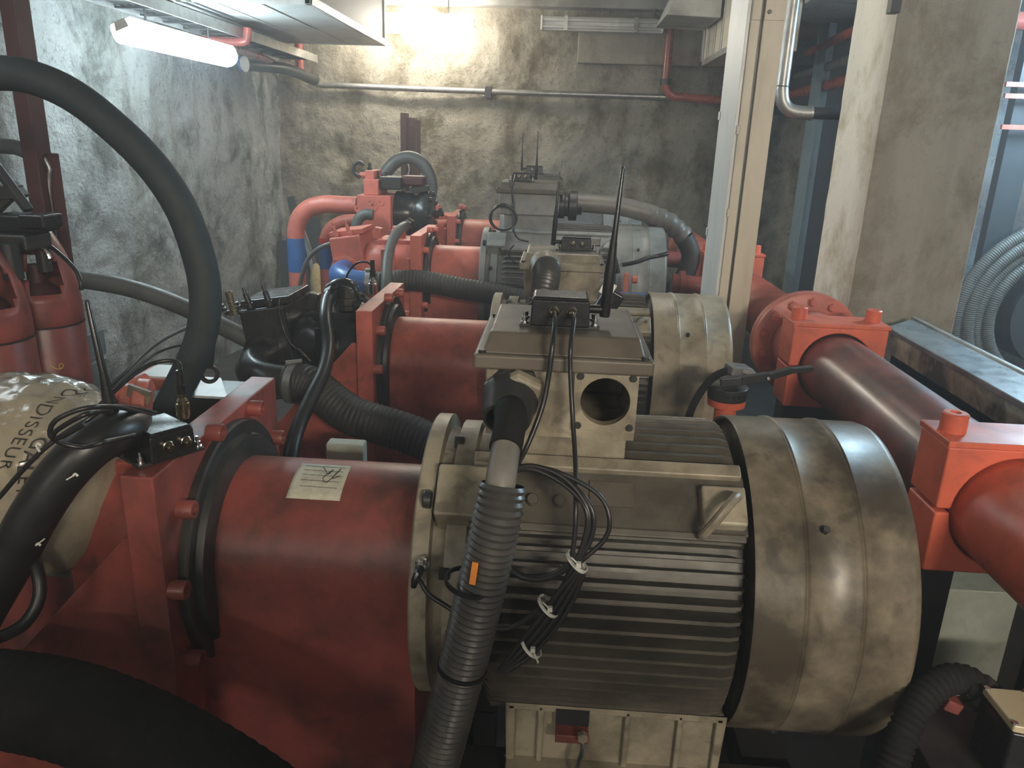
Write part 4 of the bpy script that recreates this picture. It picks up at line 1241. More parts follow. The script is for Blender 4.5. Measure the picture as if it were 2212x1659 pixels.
def word(txt, x, q0, size, slant, parent):
    """printed word wrapped round the sack: reads downwards, letter tops to the right"""
    cu = bpy.data.curves.new('word', 'FONT')
    cu.body = txt
    cu.size = size
    cu.space_character = 1.12
    ob = bpy.data.objects.new('word', cu)
    COL.objects.link(ob)
    dg = bpy.context.evaluated_depsgraph_get()
    me = bpy.data.meshes.new_from_object(ob.evaluated_get(dg))
    bpy.data.objects.remove(ob)
    bm = bmesh.new(); bm.from_mesh(me)
    bmesh.ops.subdivide_edges(bm, edges=[e for e in bm.edges if e.calc_length() > .006], cuts=2)
    bmesh.ops.triangulate(bm, faces=bm.faces)
    R = .190
    o0 = wl(parent)
    for v in bm.verts:
        s_, up = v.co.x, v.co.y
        ang = q0 + s_ / R               # from the top down the aisle side
        xx = x + up - s_ * slant
        u = (xx - axp0.x) / (axp1.x - axp0.x)
        c = axp0.lerp(axp1, u)
        d = Vector((0, -sin(ang), cos(ang)))
        r = .185 if d.z > 0 else .185 + .05 * -d.z
        p = c + d * r
        cr = noise.noise(p * 7) * .018 + abs(noise.noise(Vector((p.x * 13, p.y * 16, p.z * 16)))) * .012
        if d.z > .3:
            cr += abs(noise.noise(Vector((p.x * 22, p.y * 40, p.z * 30)))) * .012
        v.co = p + d * (cr - .012 + .0022) - o0
    bm.to_mesh(me); bm.free()
    me.materials.clear(); me.materials.append(M['ink'])
    o = bpy.data.objects.new('printed_word', me)
    COL.objects.link(o)
    o.parent = parent
    return o


def sackpos(px, py):
    p = P(px, py, Y=1.25)
    zc = 1.085
    return p.x, math.acos(max(-1, min(1, (p.z - zc) / .19)))


wx, wq = sackpos(46, 852)
word('RONDISSEUR', wx, wq, .036, .30, sk)
wx, wq = sackpos(76, 868)
word('DE', wx, wq, .036, .30, sk)
wx, wq = sackpos(44, 938)
word('GALETS', wx, wq, .040, .22, sk)

# red fittings behind the transmitter
t = thing('pipe_fitting', 'dusty red pipe stub and flange behind the askew transmitter', 'pipe', P(300, 850, Y=1.75))
MB().cyl(P(242, 866, Y=1.72), P(322, 826, Y=1.80), .026, 20).build('pipe_stub', M['redclean'], t)
MB().lathe([(0, .06), (.03, .06), (.035, .045), (.06, .045)], P(322, 872, Y=1.72), (-1, -.3, .15), 24).build('flange', M['redclean'], t, bevel=.004)
MB().obox(P(300, 852, Y=1.68), (.055, .01, .035), Matrix.Rotation(.3, 3, 'Y')).build('bracket_tab', M['khaki'], t, bevel=.001)
t = thing('oil_tray', 'red edged tray with a bright white sheet on it, behind the first pump', 'tray', P(330, 800, Y=2.1))
a, b2 = P(280, 806, Y=2.12), P(372, 806, Y=2.12)
MB().box(a.x, b2.x, 2.12, 2.26, a.z - .05, a.z - .015).build('tray_body', M['redclean'], t, bevel=.003)
MB().box(a.x + .02, b2.x - .02, 2.13, 2.25, a.z - .0149, a.z - .009).build('tray_sheet', M['sheet'], t)
a, b2, c_, d_ = [P(*p, Z=.98) for p in ((420, 856), (492, 860), (478, 818), (437, 815))]
tag(MB().prism([(v.x, v.y, .975) for v in (a, b2, c_, d_)], (0, 0, .008)).build('sheet_cover', M['sheet'], None, bevel=.001), 'bright white sheet lying flat left of the black elbow', 'sheet')
MB_ = MB().box(min(a.x, d_.x) - .02, b2.x + .05, a.y + .005, d_.y, 0, .974)
tag(MB_.build('oil_tank', M['iron'], None, bevel=.004), 'dark tank under the bright white sheet', 'tank')
p = P(452, 808, Y=2.2)
tag(MB().lathe([(-.004, .018), (-.004, .030), (.004, .030), (.004, .018)], p, (.2, -1, .1), 22, caps=False).bar(p + Vector((.005, 0, .028)), p + Vector((.012, .01, .09)), .018, .012).build('lifting_hook', M['iron'], None), 'small dark eye bolt hanging by the arching hose', 'eye bolt')
# pale block behind the first barrel
a, b2 = P(703, 958, Y=2.05), P(784, 958, Y=2.05)
tag(MB().box(a.x, b2.x, 2.05, 2.10, 0, a.z).build('pale_plate', M['mint'], None, bevel=.006), 'pale grey plate standing behind the barrel of the first housing', 'plate')
# fittings on the second pump: loose plug hanging on a cable, fitting cluster
t = thing('cable_plug', 'small brass tipped plug hanging on a thin cable over the black pump', 'plug', P(655, 765, Y=2.82))
MB().tube(PP([(606, 642, 2.86), (602, 660, 2.85), (607, 690, 2.83), (614, 715, 2.82), (628, 742, 2.82), (643, 755, 2.82)]), .005, 8).build('plug_lead', M['black'], t, smooth=60)
MB().cyl(P(643, 753, Y=2.82), P(656, 765, Y=2.82), .008, 10).build('plug_sleeve', M['iron'], t)
MB().cyl(P(656, 765, Y=2.82), P(671, 781, Y=2.82), .006, 10).build('plug_tip', M['brass'], t)
t = thing('fitting_cluster', 'cluster of black hydraulic elbows on top of the black pump, beside the S shaped hose', 'fitting', P(750, 650, Y=2.98))
MB().tube(PP([(716, 630), (728, 620), (744, 617), (758, 625), (762, 645)], 2.98), .032, 18).build('elbow_body', M['oily'], t, smooth=60)
MB().lathe([(0, .045), (.02, .045), (.022, .055), (.05, .055), (.052, .04), (.09, .04)], P(752, 668, Y=2.98), (0, 0, 1), 8).build('port_nut', M['iron'], t, bevel=.003)
MB().bar(P(765, 628, Y=2.98), P(800, 655, Y=2.98), .03, .022).build('side_arm', M['iron'], t, bevel=.003)
for px, py in ((722, 622), (770, 660), (782, 646)):
    MB().socket(P(px, py, Y=2.93), (.2, -.6, .5), .014, .02).build('fitting_screw', M['iron'], t)
t = thing('brass_fitting', 'brass and chrome hose fitting standing on the end of the black pump', 'fitting', P(500, 670, Y=2.85))
MB().lathe([(0, .020), (.02, .020), (.02, .014), (.09, .014), (.095, .010)], P(507, 680, Y=2.85), (-.2, 0, 1), 10).build('stem', M['brass'], t)
for px, py in ((484, 664), (490, 672), (516, 660)):
    MB().lathe([(0, .012), (.015, .012), (.017, .008), (.03, .008)], P(px, py + 8, Y=2.83), (-.2, -.2, 1), 8).build('nut', M['chrome'], t)
t = thing('broom', 'straw broom leaning upside down against the wall in the back corner', 'broom', P(685, 600, Y=6.6))
MB().tube(PP([(650, 480), (668, 530), (681, 572)], 6.55), .013, 10).build('handle', M['wood'], t)
a, b2, c_, d_ = [P(*p, Y=6.6) for p in ((681, 568), (694, 655), (678, 655), (676, 585))]
mb = MB()
mb.lathe([(0, .018), (.05, .045), (.15, .062), (.34, .060), (.74, .085)], P(682, 570, Y=6.55), P(690, 650, Y=6.4) - P(682, 570, Y=6.55), 20)
mb.build('straw_head', M['straw'], t)
for k, (pts, w, lab) in enumerate((([(628, 425, 7.3), (668, 645, 6.95)], .07, 'dark blue board leaning in the back corner, left'), ([(648, 470, 7.1), (694, 660, 6.75)], .03, 'pale thin rail leaning in the back corner by the broom'),
                                   ([(672, 470, 7.28), (682, 640, 7.1)], .16, 'wide dark board leaning behind the red pipes'), ([(612, 520, 7.2), (622, 650, 7.0)], .10, 'dark board at the foot of the back corner'))):
    p, q = P(*pts[0][:2], Y=pts[0][2]), P(*pts[1][:2], Y=pts[1][2])
    q = p + (q - p) * ((p.z - .02) / (p.z - q.z))
    tag(MB().bar(p, q, w, .02, (0, -1, 0)).build('leaning_board', M['bluegrey'] if k == 1 else M['darkblue'], None, bevel=.002), lab, 'board', 'boards leaning in the corner')

# ------------------------------------------------------------------ large red pipe with clamps along the right
PX, PZ, PR = 1.035, 1.00, .125
t = thing('large_pipe', 'large dusty red pipe running back along the right side, bolted flange on it', 'pipe', (PX, 3, 0))
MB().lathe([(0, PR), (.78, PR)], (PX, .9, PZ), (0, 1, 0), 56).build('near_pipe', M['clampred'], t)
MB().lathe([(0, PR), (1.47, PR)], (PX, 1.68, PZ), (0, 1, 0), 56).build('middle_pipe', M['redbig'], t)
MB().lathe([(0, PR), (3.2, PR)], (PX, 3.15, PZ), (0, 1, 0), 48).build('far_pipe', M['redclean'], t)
MB().lathe([(0, .145), (.10, .145), (.14, PR), (.2, PR)], (PX, 2.98, PZ), (0, 1, 0), 48).build('weld_neck', M['redclean'], t)
fl = MB().lathe([(0, .14), (0, .208), (.003, .212), (.030, .212), (.033, .208), (.034, .205), (.036, .212), (.064, .212), (.067, .208), (.067, .14)], (PX, 3.10, PZ), (0, 1, 0), 64, caps=False).build('flange', M['redclean'], t, smooth=40)
for k in range(14):
    q = 2 * pi * (k + .5) / 14
    MB().lathe([(0, .022), (.004, .022), (.004, .016), (.020, .016), (.022, .013)], (PX + .178 * cos(q), 3.101, PZ + .178 * sin(q)), (0, -1, 0), 6).build('flange_bolt', M['redclean'], fl)


def pclamp(label, y, dy, ztop, w):
    t = thing('pipe_clamp', label, 'pipe clamp', (PX, y, PZ - .17), 'clamp blocks on the large pipe')
    rr = PR + .006
    for up in (1, -1):
        prof = [(PX + rr * cos(pi * k / 24), PZ + up * rr * sin(pi * k / 24)) for k in range(25)]
        z2 = ztop if up > 0 else PZ - (ztop - PZ)
        g = .004 * up
        poly = [(PX + w, PZ + g)] + [(x, max(z, PZ + g) if up > 0 else min(z, PZ + g)) for x, z in prof] + [(PX - w, PZ + g), (PX - w, z2), (PX + w, z2)]
        MB().prism([(x, y, z) for x, z in poly], (0, dy, 0)).build('clamp_half', M['clampred'], t, bevel=.006)
    for sx in (-1, 1):
        MB().box(PX - w - .004, PX + w + .004, y - .004, y + dy + .004, ztop - .001, ztop + .014).build('cover_plate', M['clampred'], t, bevel=.003) if sx < 0 else None
        MB().lathe([(0, .028), (.042, .028), (.045, .024), (.045, .012), (.03, .010), (.03, 0)], (PX + sx * (w - .035), y + dy / 2, ztop + .013), (0, 0, 1), 20, caps=False).build('clamp_bolt', M['clampred'], t)
    tag(MB().box(PX - .16, PX - (.075 if y < 2 else -.1), y + .03, y + dy - .03, 0, PZ - (ztop - PZ) - .001).build('pipe_stand', M['iron'], None, bevel=.004), 'dark stand under the ' + label.split(',')[0], 'stand', 'stands under the pipe clamps')
    return t


pclamp('nearest orange red pipe clamp, at the right edge', 1.60, .135, 1.152, .165)
pclamp('middle red pipe clamp, just in front of the bolted flange', 2.75, .15, 1.152, .168)
pclamp('furthest red pipe clamp, right of the cream post', 4.55, .16, 1.160, .175)
# cross pipes from behind the grey motors into the large pipe
for yy, lab in ((4.35, 'dark red branch pipe leaving the large pipe behind the cream post'), (5.4, 'furthest dark red branch pipe, low behind the grey conduit')):
    tag(MB().cyl((.66, yy, PZ + .02), (PX - PR + .005, yy, PZ), .055, 20).lathe([(0, .075), (.03, .075)], (.70, yy, PZ + .018), (1, 0, 0), 20).build('branch_pipe', M['red'], None), lab, 'pipe', 'branch pipes')
# blue and red horizontal bar behind the second fan cover
a, b2 = P(1330, 632, Y=3.95), P(1495, 632, Y=3.95)
t = thing('painted_bar', 'blue bar with a red end behind the second fan cover', 'bar', (a.x, 3.95, a.z))
MB().box(a.x, b2.x, 3.93, 3.98, a.z - .05, a.z).build('blue_length', M['blue'], t, bevel=.003)
MB().box(b2.x, b2.x + .06, 3.925, 3.985, a.z - .052, a.z + .003).build('red_end', M['red'], t, bevel=.003)
MB().box(b2.x - .03, b2.x + .01, 3.935, 3.975, 0, a.z - .0505).build('support_leg', M['iron'], t)
# small red upright bits by the antenna
a = P(1352, 615, Y=4.1)
tag(MB().box(a.x - .012, a.x + .012, 4.09, 4.14, 0, a.z + .06).bolt((a.x + .03, 4.1, a.z + .03), (1, 0, 0), .022, .03).build('red_lug', M['redclean'], None, bevel=.003), 'small red lug standing right of the thick antenna', 'lug')

# ------------------------------------------------------------------ butterfly valve between the motors
vc = P(1572, 842, Y=2.35)
t = thing('butterfly_valve', 'small red valve with a dark lever handle, behind the nearest fan cover', 'valve', (vc.x, vc.y, 0))
MB().lathe([(0, .08), (.02, .08), (.021, .034), (vc.z - .055, .034), (vc.z - .05, .058), (vc.z - .028, .060), (vc.z - .026, .05)], (vc.x, vc.y, 0), (0, 0, 1), 28).build('valve_neck', M['clampred'], t)
MB().lathe([(-.028, .060), (-.02, .062), (.012, .062), (.016, .05), (.018, .02)], vc, (0, 0, 1), 32).build('notch_plate', M['iron'], t, bevel=.002)
for k in range(4):
    q = radians(-100 + k * 16)
    MB().cyl(vc + Vector((cos(q) * .059, sin(q) * .059, -.006)), vc + Vector((cos(q) * .064, sin(q) * .064, -.006)), .0045, 8).build('notch', M['plastic'], t)
lp = PP([(1556, 826, 2.30), (1600, 822, 2.30), (1660, 813, 2.33), (1705, 800, 2.37), (1752, 796, 2.40)])
mb = MB()
for i in range(len(lp) - 1):
    wdt = (.030, .028, .022, .018)[i]
    mb.bar(lp[i], lp[i + 1] + (lp[i + 1] - lp[i]) * .04, .022, wdt)
mb.build('lever_handle', M['iron'], t, bevel=.004)
p = P(1660, 818, Y=2.30)
MB().lathe([(0, .005), (.004, .004)], p, (0, -1, 0), 10).build('lever_rivet', M['chrome'], t)
hd = P(1595, 800, Y=2.36)
MB().obox(hd, (.075, .06, .035), Matrix.Rotation(.15, 3, 'Y') @ Matrix.Rotation(.3, 3, 'Z')).build('sensor_head', M['greydark'], t, bevel=.008)
MB().obox(hd + Vector((.028, -.01, .0)), (.05, .05, .012), Matrix.Rotation(.3, 3, 'Y')).build('dusty_cap', M['cable'], t, bevel=.003)
p1_ = PP([(1572, 800, 2.36), (1545, 812, 2.35), (1520, 838, 2.33), (1500, 870, 2.3), (1485, 910, 2.3), (1470, 980, 2.3)])
tag(MB().tube(p1_, .012, 14, corr=(.008, .002)).build('small_conduit', M['blackmatt'], None, smooth=50), 'small dark ribbed conduit curving down left from the valve', 'conduit')

# ------------------------------------------------------------------ long timber and zinc cased duct at the right
TZ = 1.05
a, b2 = P(1916, 705, Z=TZ), P(1968, 687, Z=TZ)
x0, x1 = a.x, b2.x
t = thing('cable_duct', 'long low cased duct with a scuffed metal top, right of the large pipe', 'duct', ((x0 + x1) / 2, 2.3, 0))
ye = .9
MB().prism([(x0, ye, TZ - .022), (x1 + .008, ye, TZ - .022), (x1 + .008, 3.50, TZ - .022), (x0, 3.30, TZ - .022)], (0, 0, .022)).build('metal_top', M['greytop'], t, bevel=.004)
MB().box(x1 - .004, x1 + .018, ye, 3.5, TZ - .03, TZ + .008).build('top_edge', M['galv'], t, bevel=.003)
MB().box(x0 + .012, x0 + .028, 1.75, 3.28, TZ - .11, TZ - .022).build('upper_board', M['timber'], t, bevel=.003)
MB().box(x0 + .030, x0 + .05, 1.75, 3.28, TZ - .16, TZ - .11).build('groove_board', M['darkblue'], t)
MB().box(x0 + .0, x0 + .02, 1.75, 3.28, TZ - .30, TZ - .165).build('lower_board', M['timberpale'], t, bevel=.003)
MB().box(x0 + .03, x1, ye, 3.28, 0, TZ - .023).build('casing', M['iron'], t)
MB().box(x0 - .02, x0 + .04, 1.68, 1.75, 0, TZ - .024).build('end_post', M['mint'], t, bevel=.003)

# ------------------------------------------------------------------ cream steel post with cable cover
t = thing('steel_post', 'tall cream enamelled steel post with a white cover on its left side', 'post', (.79, 3.6, 0))
MB().box(.728, .766, 3.40, 3.77, 0, ZC).build('left_channel', M['cream'], t, bevel=.004)
MB().box(.766, .777, 3.415, 3.76, 0, ZC).build('dark_groove', M['iron'], t)
MB().box(.777, .862, 3.40, 3.77, 0, ZC).build('front_face', M['cream'], t, bevel=.004)
MB().box(.713, .7275, 3.411, 3.76, 0, ZC).build('white_cover', M['white'], t, bevel=.003)
a = P(1660, 44, Y=3.4)
MB().box(.779, .860, 3.394, 3.4, a.z, a.z + .6).build('joint_plate', M['cream'], t, bevel=.001)
MB().box(.730, .764, 3.394, 3.4, a.z, a.z + .6).build('joint_plate', M['cream'], t, bevel=.001)
for dz in (.03, .09, .15):
    MB().bolt((.795, 3.394, a.z + dz), (0, -1, 0), .009, .006).build('rivet', M['iron'], t)
for py in (280, 460):
    z = P(1585, py, Y=3.4).z
    MB().box(.722, .735, 3.394, 3.411, z - .018, z + .018).build('cover_clip', M['cream'], t, bevel=.002)
for py in (250, 500):
    z = P(1540, py, Y=3.76).z
    MB().box(.708, .719, 3.73, 3.763, z - .018, z + .018).build('cover_clip', M['white'], t, bevel=.002)
# bright conduit with a bend beside it
t = thing('conduit_pipe', 'shiny steel conduit dropping beside the cream post and bending right', 'pipe', P(1690, 180, Y=4.32))
YS = 4.32
xc_ = P(1690, 185, Y=YS).x
ze = P(1745, 244, Y=YS).z
zt = P(1690, 188, Y=YS).z
MB().tube([(xc_, YS, ZC), (xc_, YS, 2.3), (xc_, YS, zt)], .033, 20).build('drop', M['galv'], t)
MB().tube([(xc_, YS, zt + .005), (xc_, YS, ze + .11), (xc_ + .014, YS, ze + .05), (xc_ + .052, YS, ze + .012), (xc_ + .115, YS, ze), (xc_ + .16, YS, ze)], .0345, 20).build('bend', M['galv'], t, smooth=60)
MB().tube([(xc_ + .15, YS, ze), (xc_ + .6, YS, ze)], .030, 20, spline=False).build('run', M['iron'], t)
MB().lathe([(0, .038), (.014, .038)], (xc_ + .155, YS, ze), (1, 0, 0), 20).build('collar', M['galv'], t)
MB().lathe([(0, .0355), (.006, .0355)], (xc_, YS, zt), (0, 0, 1), 20).build('joint', M['iron'], t)
# blue grey column further back
t = thing('steel_column', 'thin blue grey steel column standing far back between the post and the concrete column', 'column', (1.87, 6.0, 0))
MB().box(1.80, 1.85, 5.9, 5.91, 0, 2.6).build('pale_flange', M['bluegrey'], t)  # front strip in paler steel than the web
MB().box(1.85, 1.98, 5.90, 6.1, 0, 2.6).build('web', M['darkblue'], t, bevel=.003)
MB().box(1.795, 1.80, 5.88, 6.12, 0, 2.6).build('left_flange', M['bluegrey'], t)

# ------------------------------------------------------------------ pipes under the ceiling at the right
def straight(name, label, pts, r, m, group=None, cat='pipe', n=16):
    return tag(MB().tube(pts, r, n, spline=len(pts) > 2, step=.03).build(name, M[m], None, smooth=60), label, cat, group)


yb = YB - .155
ds = P(1450, 40, Y=yb)
el = P(1445, 200, Y=yb)
straight('fire_pipe', 'red pipe dropping down the back wall and turning right behind the cream post',
         [(ds.x, yb, 2.86), (ds.x, yb, el.z + .2), (ds.x, yb, el.z + .09), (ds.x + .02, yb, el.z + .02), (ds.x + .08, yb, el.z - .03), (ds.x + .17, yb, el.z - .035), (1.4, yb, el.z - .05), (1.88, yb, el.z - .05)], .036, 'redpipe', 'red pipes under the ceiling')
MB_ = MB().lathe([(0, .048), (.05, .048)], (ds.x, yb, el.z + .06), (0, 0, 1), 14)
tag(MB_.build('pipe_collar', M['iron'], None), 'dark collar on the red drop pipe just above its bend', 'collar')
straight('fire_pipe', 'lower red pipe running towards the camera under the slab, between post and column', [(1.90, 7.2, P(1705, 205, Y=7.0).z), (1.78, 4.4, P(1705, 205, Y=7.0).z)], .038, 'redpipe', 'red pipes under the ceiling')
straight('fire_pipe', 'upper red pipe running along the edge of the slab', [(1.95, 7.2, 2.50), (1.62, 4.5, 2.42)], .030, 'redpipe', 'red pipes under the ceiling')
straight('water_pipe', 'grey pipe between the two red pipes under the slab', [(1.98, 7.2, 2.36), (1.68, 4.5, 2.28)], .032, 'galv')
tag(MB().box(1.75, 2.9, 7.29, 7.335, 2.05, 2.5).build('dark_panel', M['darkblue'], None), 'dark panel on the back wall behind the red pipes', 'panel')
tag(MB().box(1.72, 2.6, 6.6, 6.7, 2.40, 2.56).build('support_beam', M['bluegrey'], None), 'blue grey beam crossing under the slab', 'beam')
z = P(1060, 198, Y=YB - .06).z
t = thing('water_pipe', 'grey pipe running level across the back wall', 'pipe', (-.3, YB - .08, z))
l0, l1, l2 = P(560, 140, Y=YB - .3), P(655, 168, Y=YB - .1), P(692, 183, Y=YB - .08)
MB().tube([(-2.45, 6.2, l0.z + .02), l0, (l0.x + .25, YB - .14, l0.z - .01), l1, l2, (l2.x + .2, YB - .08, z + .01), (-.7, YB - .08, z), (1.72, YB - .08, z)], .026, 16, step=.03).build('pipe', M['galv'], t, smooth=60)
p = P(1055, 200, Y=YB - .08)
MB().box(p.x - .03, p.x + .03, YB - .115, YB - .01, p.z - .05, p.z + .05).build('pipe_bracket', M['iron'], t, bevel=.005)
# pipes and valve in the upper left corner
straight('fire_pipe', 'short red pipe just right of the lit tube, ending in an upturned elbow', PP([(430, 86, 5.3), (470, 88, 5.3), (515, 90, 5.3), (531, 88, 5.3), (534, 78, 5.3), (534, 60, 5.3)]), .028, 'redpipe', 'red pipes under the ceiling')
straight('fire_pipe', 'red pipe slanting under the lit tube into the corner', PP([(470, 95, 5.4), (505, 105, 5.7), (560, 122, 6.2), (632, 160, 6.9)]), .03, 'redpipe', 'red pipes under the ceiling')
straight('fire_pipe', 'red pipe dropping behind the duct into the corner', PP([(645, 60, 7.0), (645, 100, 7.0), (648, 160, 7.0)]), .034, 'redpipe', 'red pipes under the ceiling')
straight('drain_pipe', 'dark shiny pipe under the duct at the left corner', PP([(500, 138, 6.0), (560, 142, 6.3), (620, 150, 6.6), (680, 172, 7.1)]), .045, 'iron')
t = thing('gate_valve', 'blue and white valve wheel hanging right of the lit tube', 'valve', P(523, 138, Y=5.9))
p = P(523, 138, Y=5.9)
MB().lathe([(-.012, .028), (-.012, .05), (.0, .055), (.012, .05), (.012, .028)], p, (1, -.2, 0), 24, caps=False).build('wheel', M['blue'], t)
MB().lathe([(.0, .055), (.008, .055), (.01, .04)], p + Vector((.016, 0, 0)), (1, -.2, 0), 24).build('valve_face', M['white'], t)
MB().cyl(p, p + Vector((.0, 0, .16)), .014, 10).build('spindle', M['iron'], t)

# ------------------------------------------------------------------ air duct and second duct
t = thing('air_duct', 'big sheet metal air duct under the ceiling at upper left, mesh on its right side', 'duct', (-1.8, 5.7, 2.45))
dx0, dx1, dy0, dy1, dz = -2.22, -1.42, 4.60, 6.52, 2.435
MB().box(dx0, dx1 - .02, dy0 + .02, dy1 - .02, dz + .006, dz + .5).build('duct_body', M['ductmetal'], t, bevel=.004)
MB().box(dx1 - .02, dx1 - .012, dy0 + .03, dy1 - .03, dz + .05, dz + .5).build('mesh_side', M['grille'], t)
for (xa, xb2, ya, yb2) in ((dx0 - .01, dx1, dy0, dy0 + .035), (dx0 - .01, dx1, dy1 - .035, dy1), (dx1 - .035, dx1, dy0, dy1), (dx0 - .01, dx0 + .02, dy0, dy1)):
    MB().box(xa, xb2, ya, yb2, dz, dz + .05).build('edge_rail', M['white'], t, bevel=.004)
MB().box(dx1 - .035, dx1 + .001, dy1 - .04, dy1 + .001, dz, dz + .5).build('corner_post', M['white'], t, bevel=.004)
for yy in (4.9, 5.7, 6.3):
    for xx in (dx0 + .1, dx1 - .1):
        MB().cyl((xx, yy, dz + .45), (xx, yy, ZC), .006, 8).build('hanger', M['iron'], t)
for k in (.3, .62):
    MB().box(dx0 + .8 * k, dx0 + .8 * k + .012, dy0 + .03, dy1 - .03, dz + .0, dz + .007).build('bottom_seam', M['ductmetal'], t)
t = thing('air_duct', 'second sheet metal duct at the upper right, just left of the cream post', 'duct', (1.2, 5.8, 2.33))
a = P(1515, 145, Y=6.2)
MB().box(a.x, 1.41, 5.2, 6.22, 2.335, ZC - .001).build('duct_body', M['cream'], t, bevel=.004)
MB().box(a.x - .012, a.x, 6.14, 6.22, 2.32, ZC - .14).build('corner_post', M['galv'], t, bevel=.003)
MB().box(a.x - .012, a.x, 5.2, 6.22, 2.32, 2.36).build('edge_rail', M['galv'], t, bevel=.004)
for yy in (5.98, 5.75, 5.5):
    MB().box(a.x - .008, a.x, yy - .02, yy + .02, 2.36, ZC - .14).build('rib', M['galv'], t, bevel=.003)
t = thing('pipe_hood', 'grey conical hood beside the second duct, at the top edge of the photo', 'hood', P(1510, 15, Y=5.9))
p, q = P(1435, 30, Y=5.6), P(1530, 15, Y=5.6)
MB().prism([(p.x, 5.5, p.z - .02), (min(q.x + .12, .985), 5.5, p.z - .03), (min(q.x + .12, .985), 5.5, ZC - .02), (p.x + .18, 5.5, ZC - .02)], (0, .6, 0)).build('hood_shell', M['ceil'], t, bevel=.006)
MB().tube(PP([(1418, 20, 6.2), (1414, 30, 6.2), (1420, 38, 6.2), (1440, 40, 6.2)]), .012, 8).build('bent_pipe', M['iron'], t)

# cable tray above the left tube
t = thing('cable_tray', 'dark cable tray running above the lit tube at the upper left', 'cable tray', (-2.2, 5, 2.4))
for xx in (-2.33, -2.10):
    MB().box(xx, xx + .012, 2.6, 6.9, 2.33, 2.39).build('side_rail', M['galv'], t)
for k in range(17):
    MB().box(-2.33, -2.09, 2.7 + k * .25, 2.73 + k * .25, 2.335, 2.345).build('rung', M['iron'], t)
for k in range(5):
    MB().cyl((-2.29 + k * .04, 2.6, 2.362), (-2.29 + k * .04, 6.9, 2.362), .014, 10).build('laid_cable', M['blackmatt'], t)
for yy in (3.2, 5.0, 6.6):
    MB().cyl((-2.325, yy, 2.38), (-2.325, yy, ZC), .008, 8).build('hanger', M['iron'], t)

# ------------------------------------------------------------------ tube lights
def lamp(label, p0, p1, w, h, m, hang=None, n=None):
    p0, p1 = Vector(p0), Vector(p1)
    t = thing('tube_light', label, 'light', (p0 + p1) / 2, 'tube lights')
    a = (p1 - p0).normalized()
    s = Vector((a.y, -a.x, 0)).normalized()
    nrm = Vector(n) if n else Vector((0, 0, -1))
    side = a.cross(nrm).normalized()
    prof = []
    # diffuser: half rounded trough
    k = 12
    vs, fs = [], []
    for e in (0, 1):
        c = p0 if e == 0 else p1
        for i in range(k + 1):
            q = -.55 + (pi + 1.1) * i / k
            vs.append(c + side * (w / 2) * cos(q) + nrm * h * math.copysign(abs(sin(q)) ** .7, sin(q)))
    for i in range(k):
        fs.append((i, i + 1, k + 2 + i, k + 1 + i))
    fs += [tuple(range(k + 1)), tuple(range(k + 1, 2 * k + 2)), (0, k, 2 * k + 1, k + 1)]
    MB().add(vs, fs).build('diffuser', m, t)
    up = -nrm
    MB().hexa([p0 + side * w * .30 - a * .01, p1 + side * w * .30 + a * .01, p1 - side * w * .30 + a * .01, p0 - side * w * .30 - a * .01],
              [p + up * .045 for p in (p0 + side * w * .24 - a * .01, p1 + side * w * .24 + a * .01, p1 - side * w * .24 + a * .01, p0 - side * w * .24 - a * .01)]).build('housing', M['lampwhite'], t, bevel=.004)
    for c, d in ():
        MB().hexa([c + side * w * .5 + a * d * .0, c + side * w * .5 + a * d * .014, c - side * w * .5 + a * d * .014, c - side * w * .5],
                  [v + nrm * h * .8 for v in (c + side * w * .42, c + side * w * .42 + a * d * .014, c - side * w * .42 + a * d * .014, c - side * w * .42)]).build('end_cap', M['lampwhite'], t)
    if hang:
        for f in (.2, .8):
            c = p0.lerp(p1, f) + up * .034
            MB().cyl(c, (c.x, c.y, ZC) if hang != 'tray' else (c.x, c.y, 2.34), .006, 8).build('hanger', M['iron'], t)
    return t


lz = 2.20
lamp('glowing cool white tube light hung along the left wall', (-2.12, 3.90, lz), (-2.10, 5.06, lz), .125, .065, M['glow_cool'], hang='tray', n=(.35, -.12, -.93))
lb0, lb1 = P(748, 44, Y=YB - .48), P(1020, 52, Y=YB - .48)
zz = (lb0.z + lb1.z) / 2
lamp('glowing warm tube light on the back wall beside the air duct', (lb0.x, YB - .42, zz), (lb1.x, YB - .42, zz), .15, .075, M['glow_warm'], n=(0, -.8, -.6), hang=.5)
la0, la1 = P(1168, 52, Y=YB - .2), P(1434, 54, Y=YB - .2)
zz2 = (la0.z + la1.z) / 2
t = thing('tube_light', 'unlit white twin tube light on the back wall, right of the glowing one', 'light', ((la0.x + la1.x) / 2, YB - .2, zz2), 'tube lights')
MB().box(la0.x, la1.x, YB - .20, YB - .14, zz2 - .055, zz2 + .055).build('housing', M['lampwhite'], t, bevel=.008)
MB().box(la0.x, la1.x, YB - .14, YB - .02, zz2 - .02, zz2 + .02).build('wall_bracket', M['iron'], t)
for dz in (-.028, .028):
    MB().cyl((la0.x + .02, YB - .215, zz2 + dz), (la1.x - .02, YB - .215, zz2 + dz), .014, 16).build('tube', M['white'], t)
for xx in (la0.x, la1.x - .02):
    MB().box(xx, xx + .02, YB - .235, YB - .14, zz2 - .058, zz2 + .058).build('end_cap', M['lampwhite'], t, bevel=.006)
for xx in (la0.x + .2, la1.x - .25):
    MB().box(xx, xx + .03, YB - .232, YB - .19, zz2 - .058, zz2 + .058).build('tube_clip', M['galv'], t)
lamp('added unseen cool fill light by the left wall, nearer the camera', (-2.12, 1.25, 2.2), (-2.11, 2.45, 2.2), .125, .065, M['fill_near'], hang='tray', n=(.35, 0, -.93))
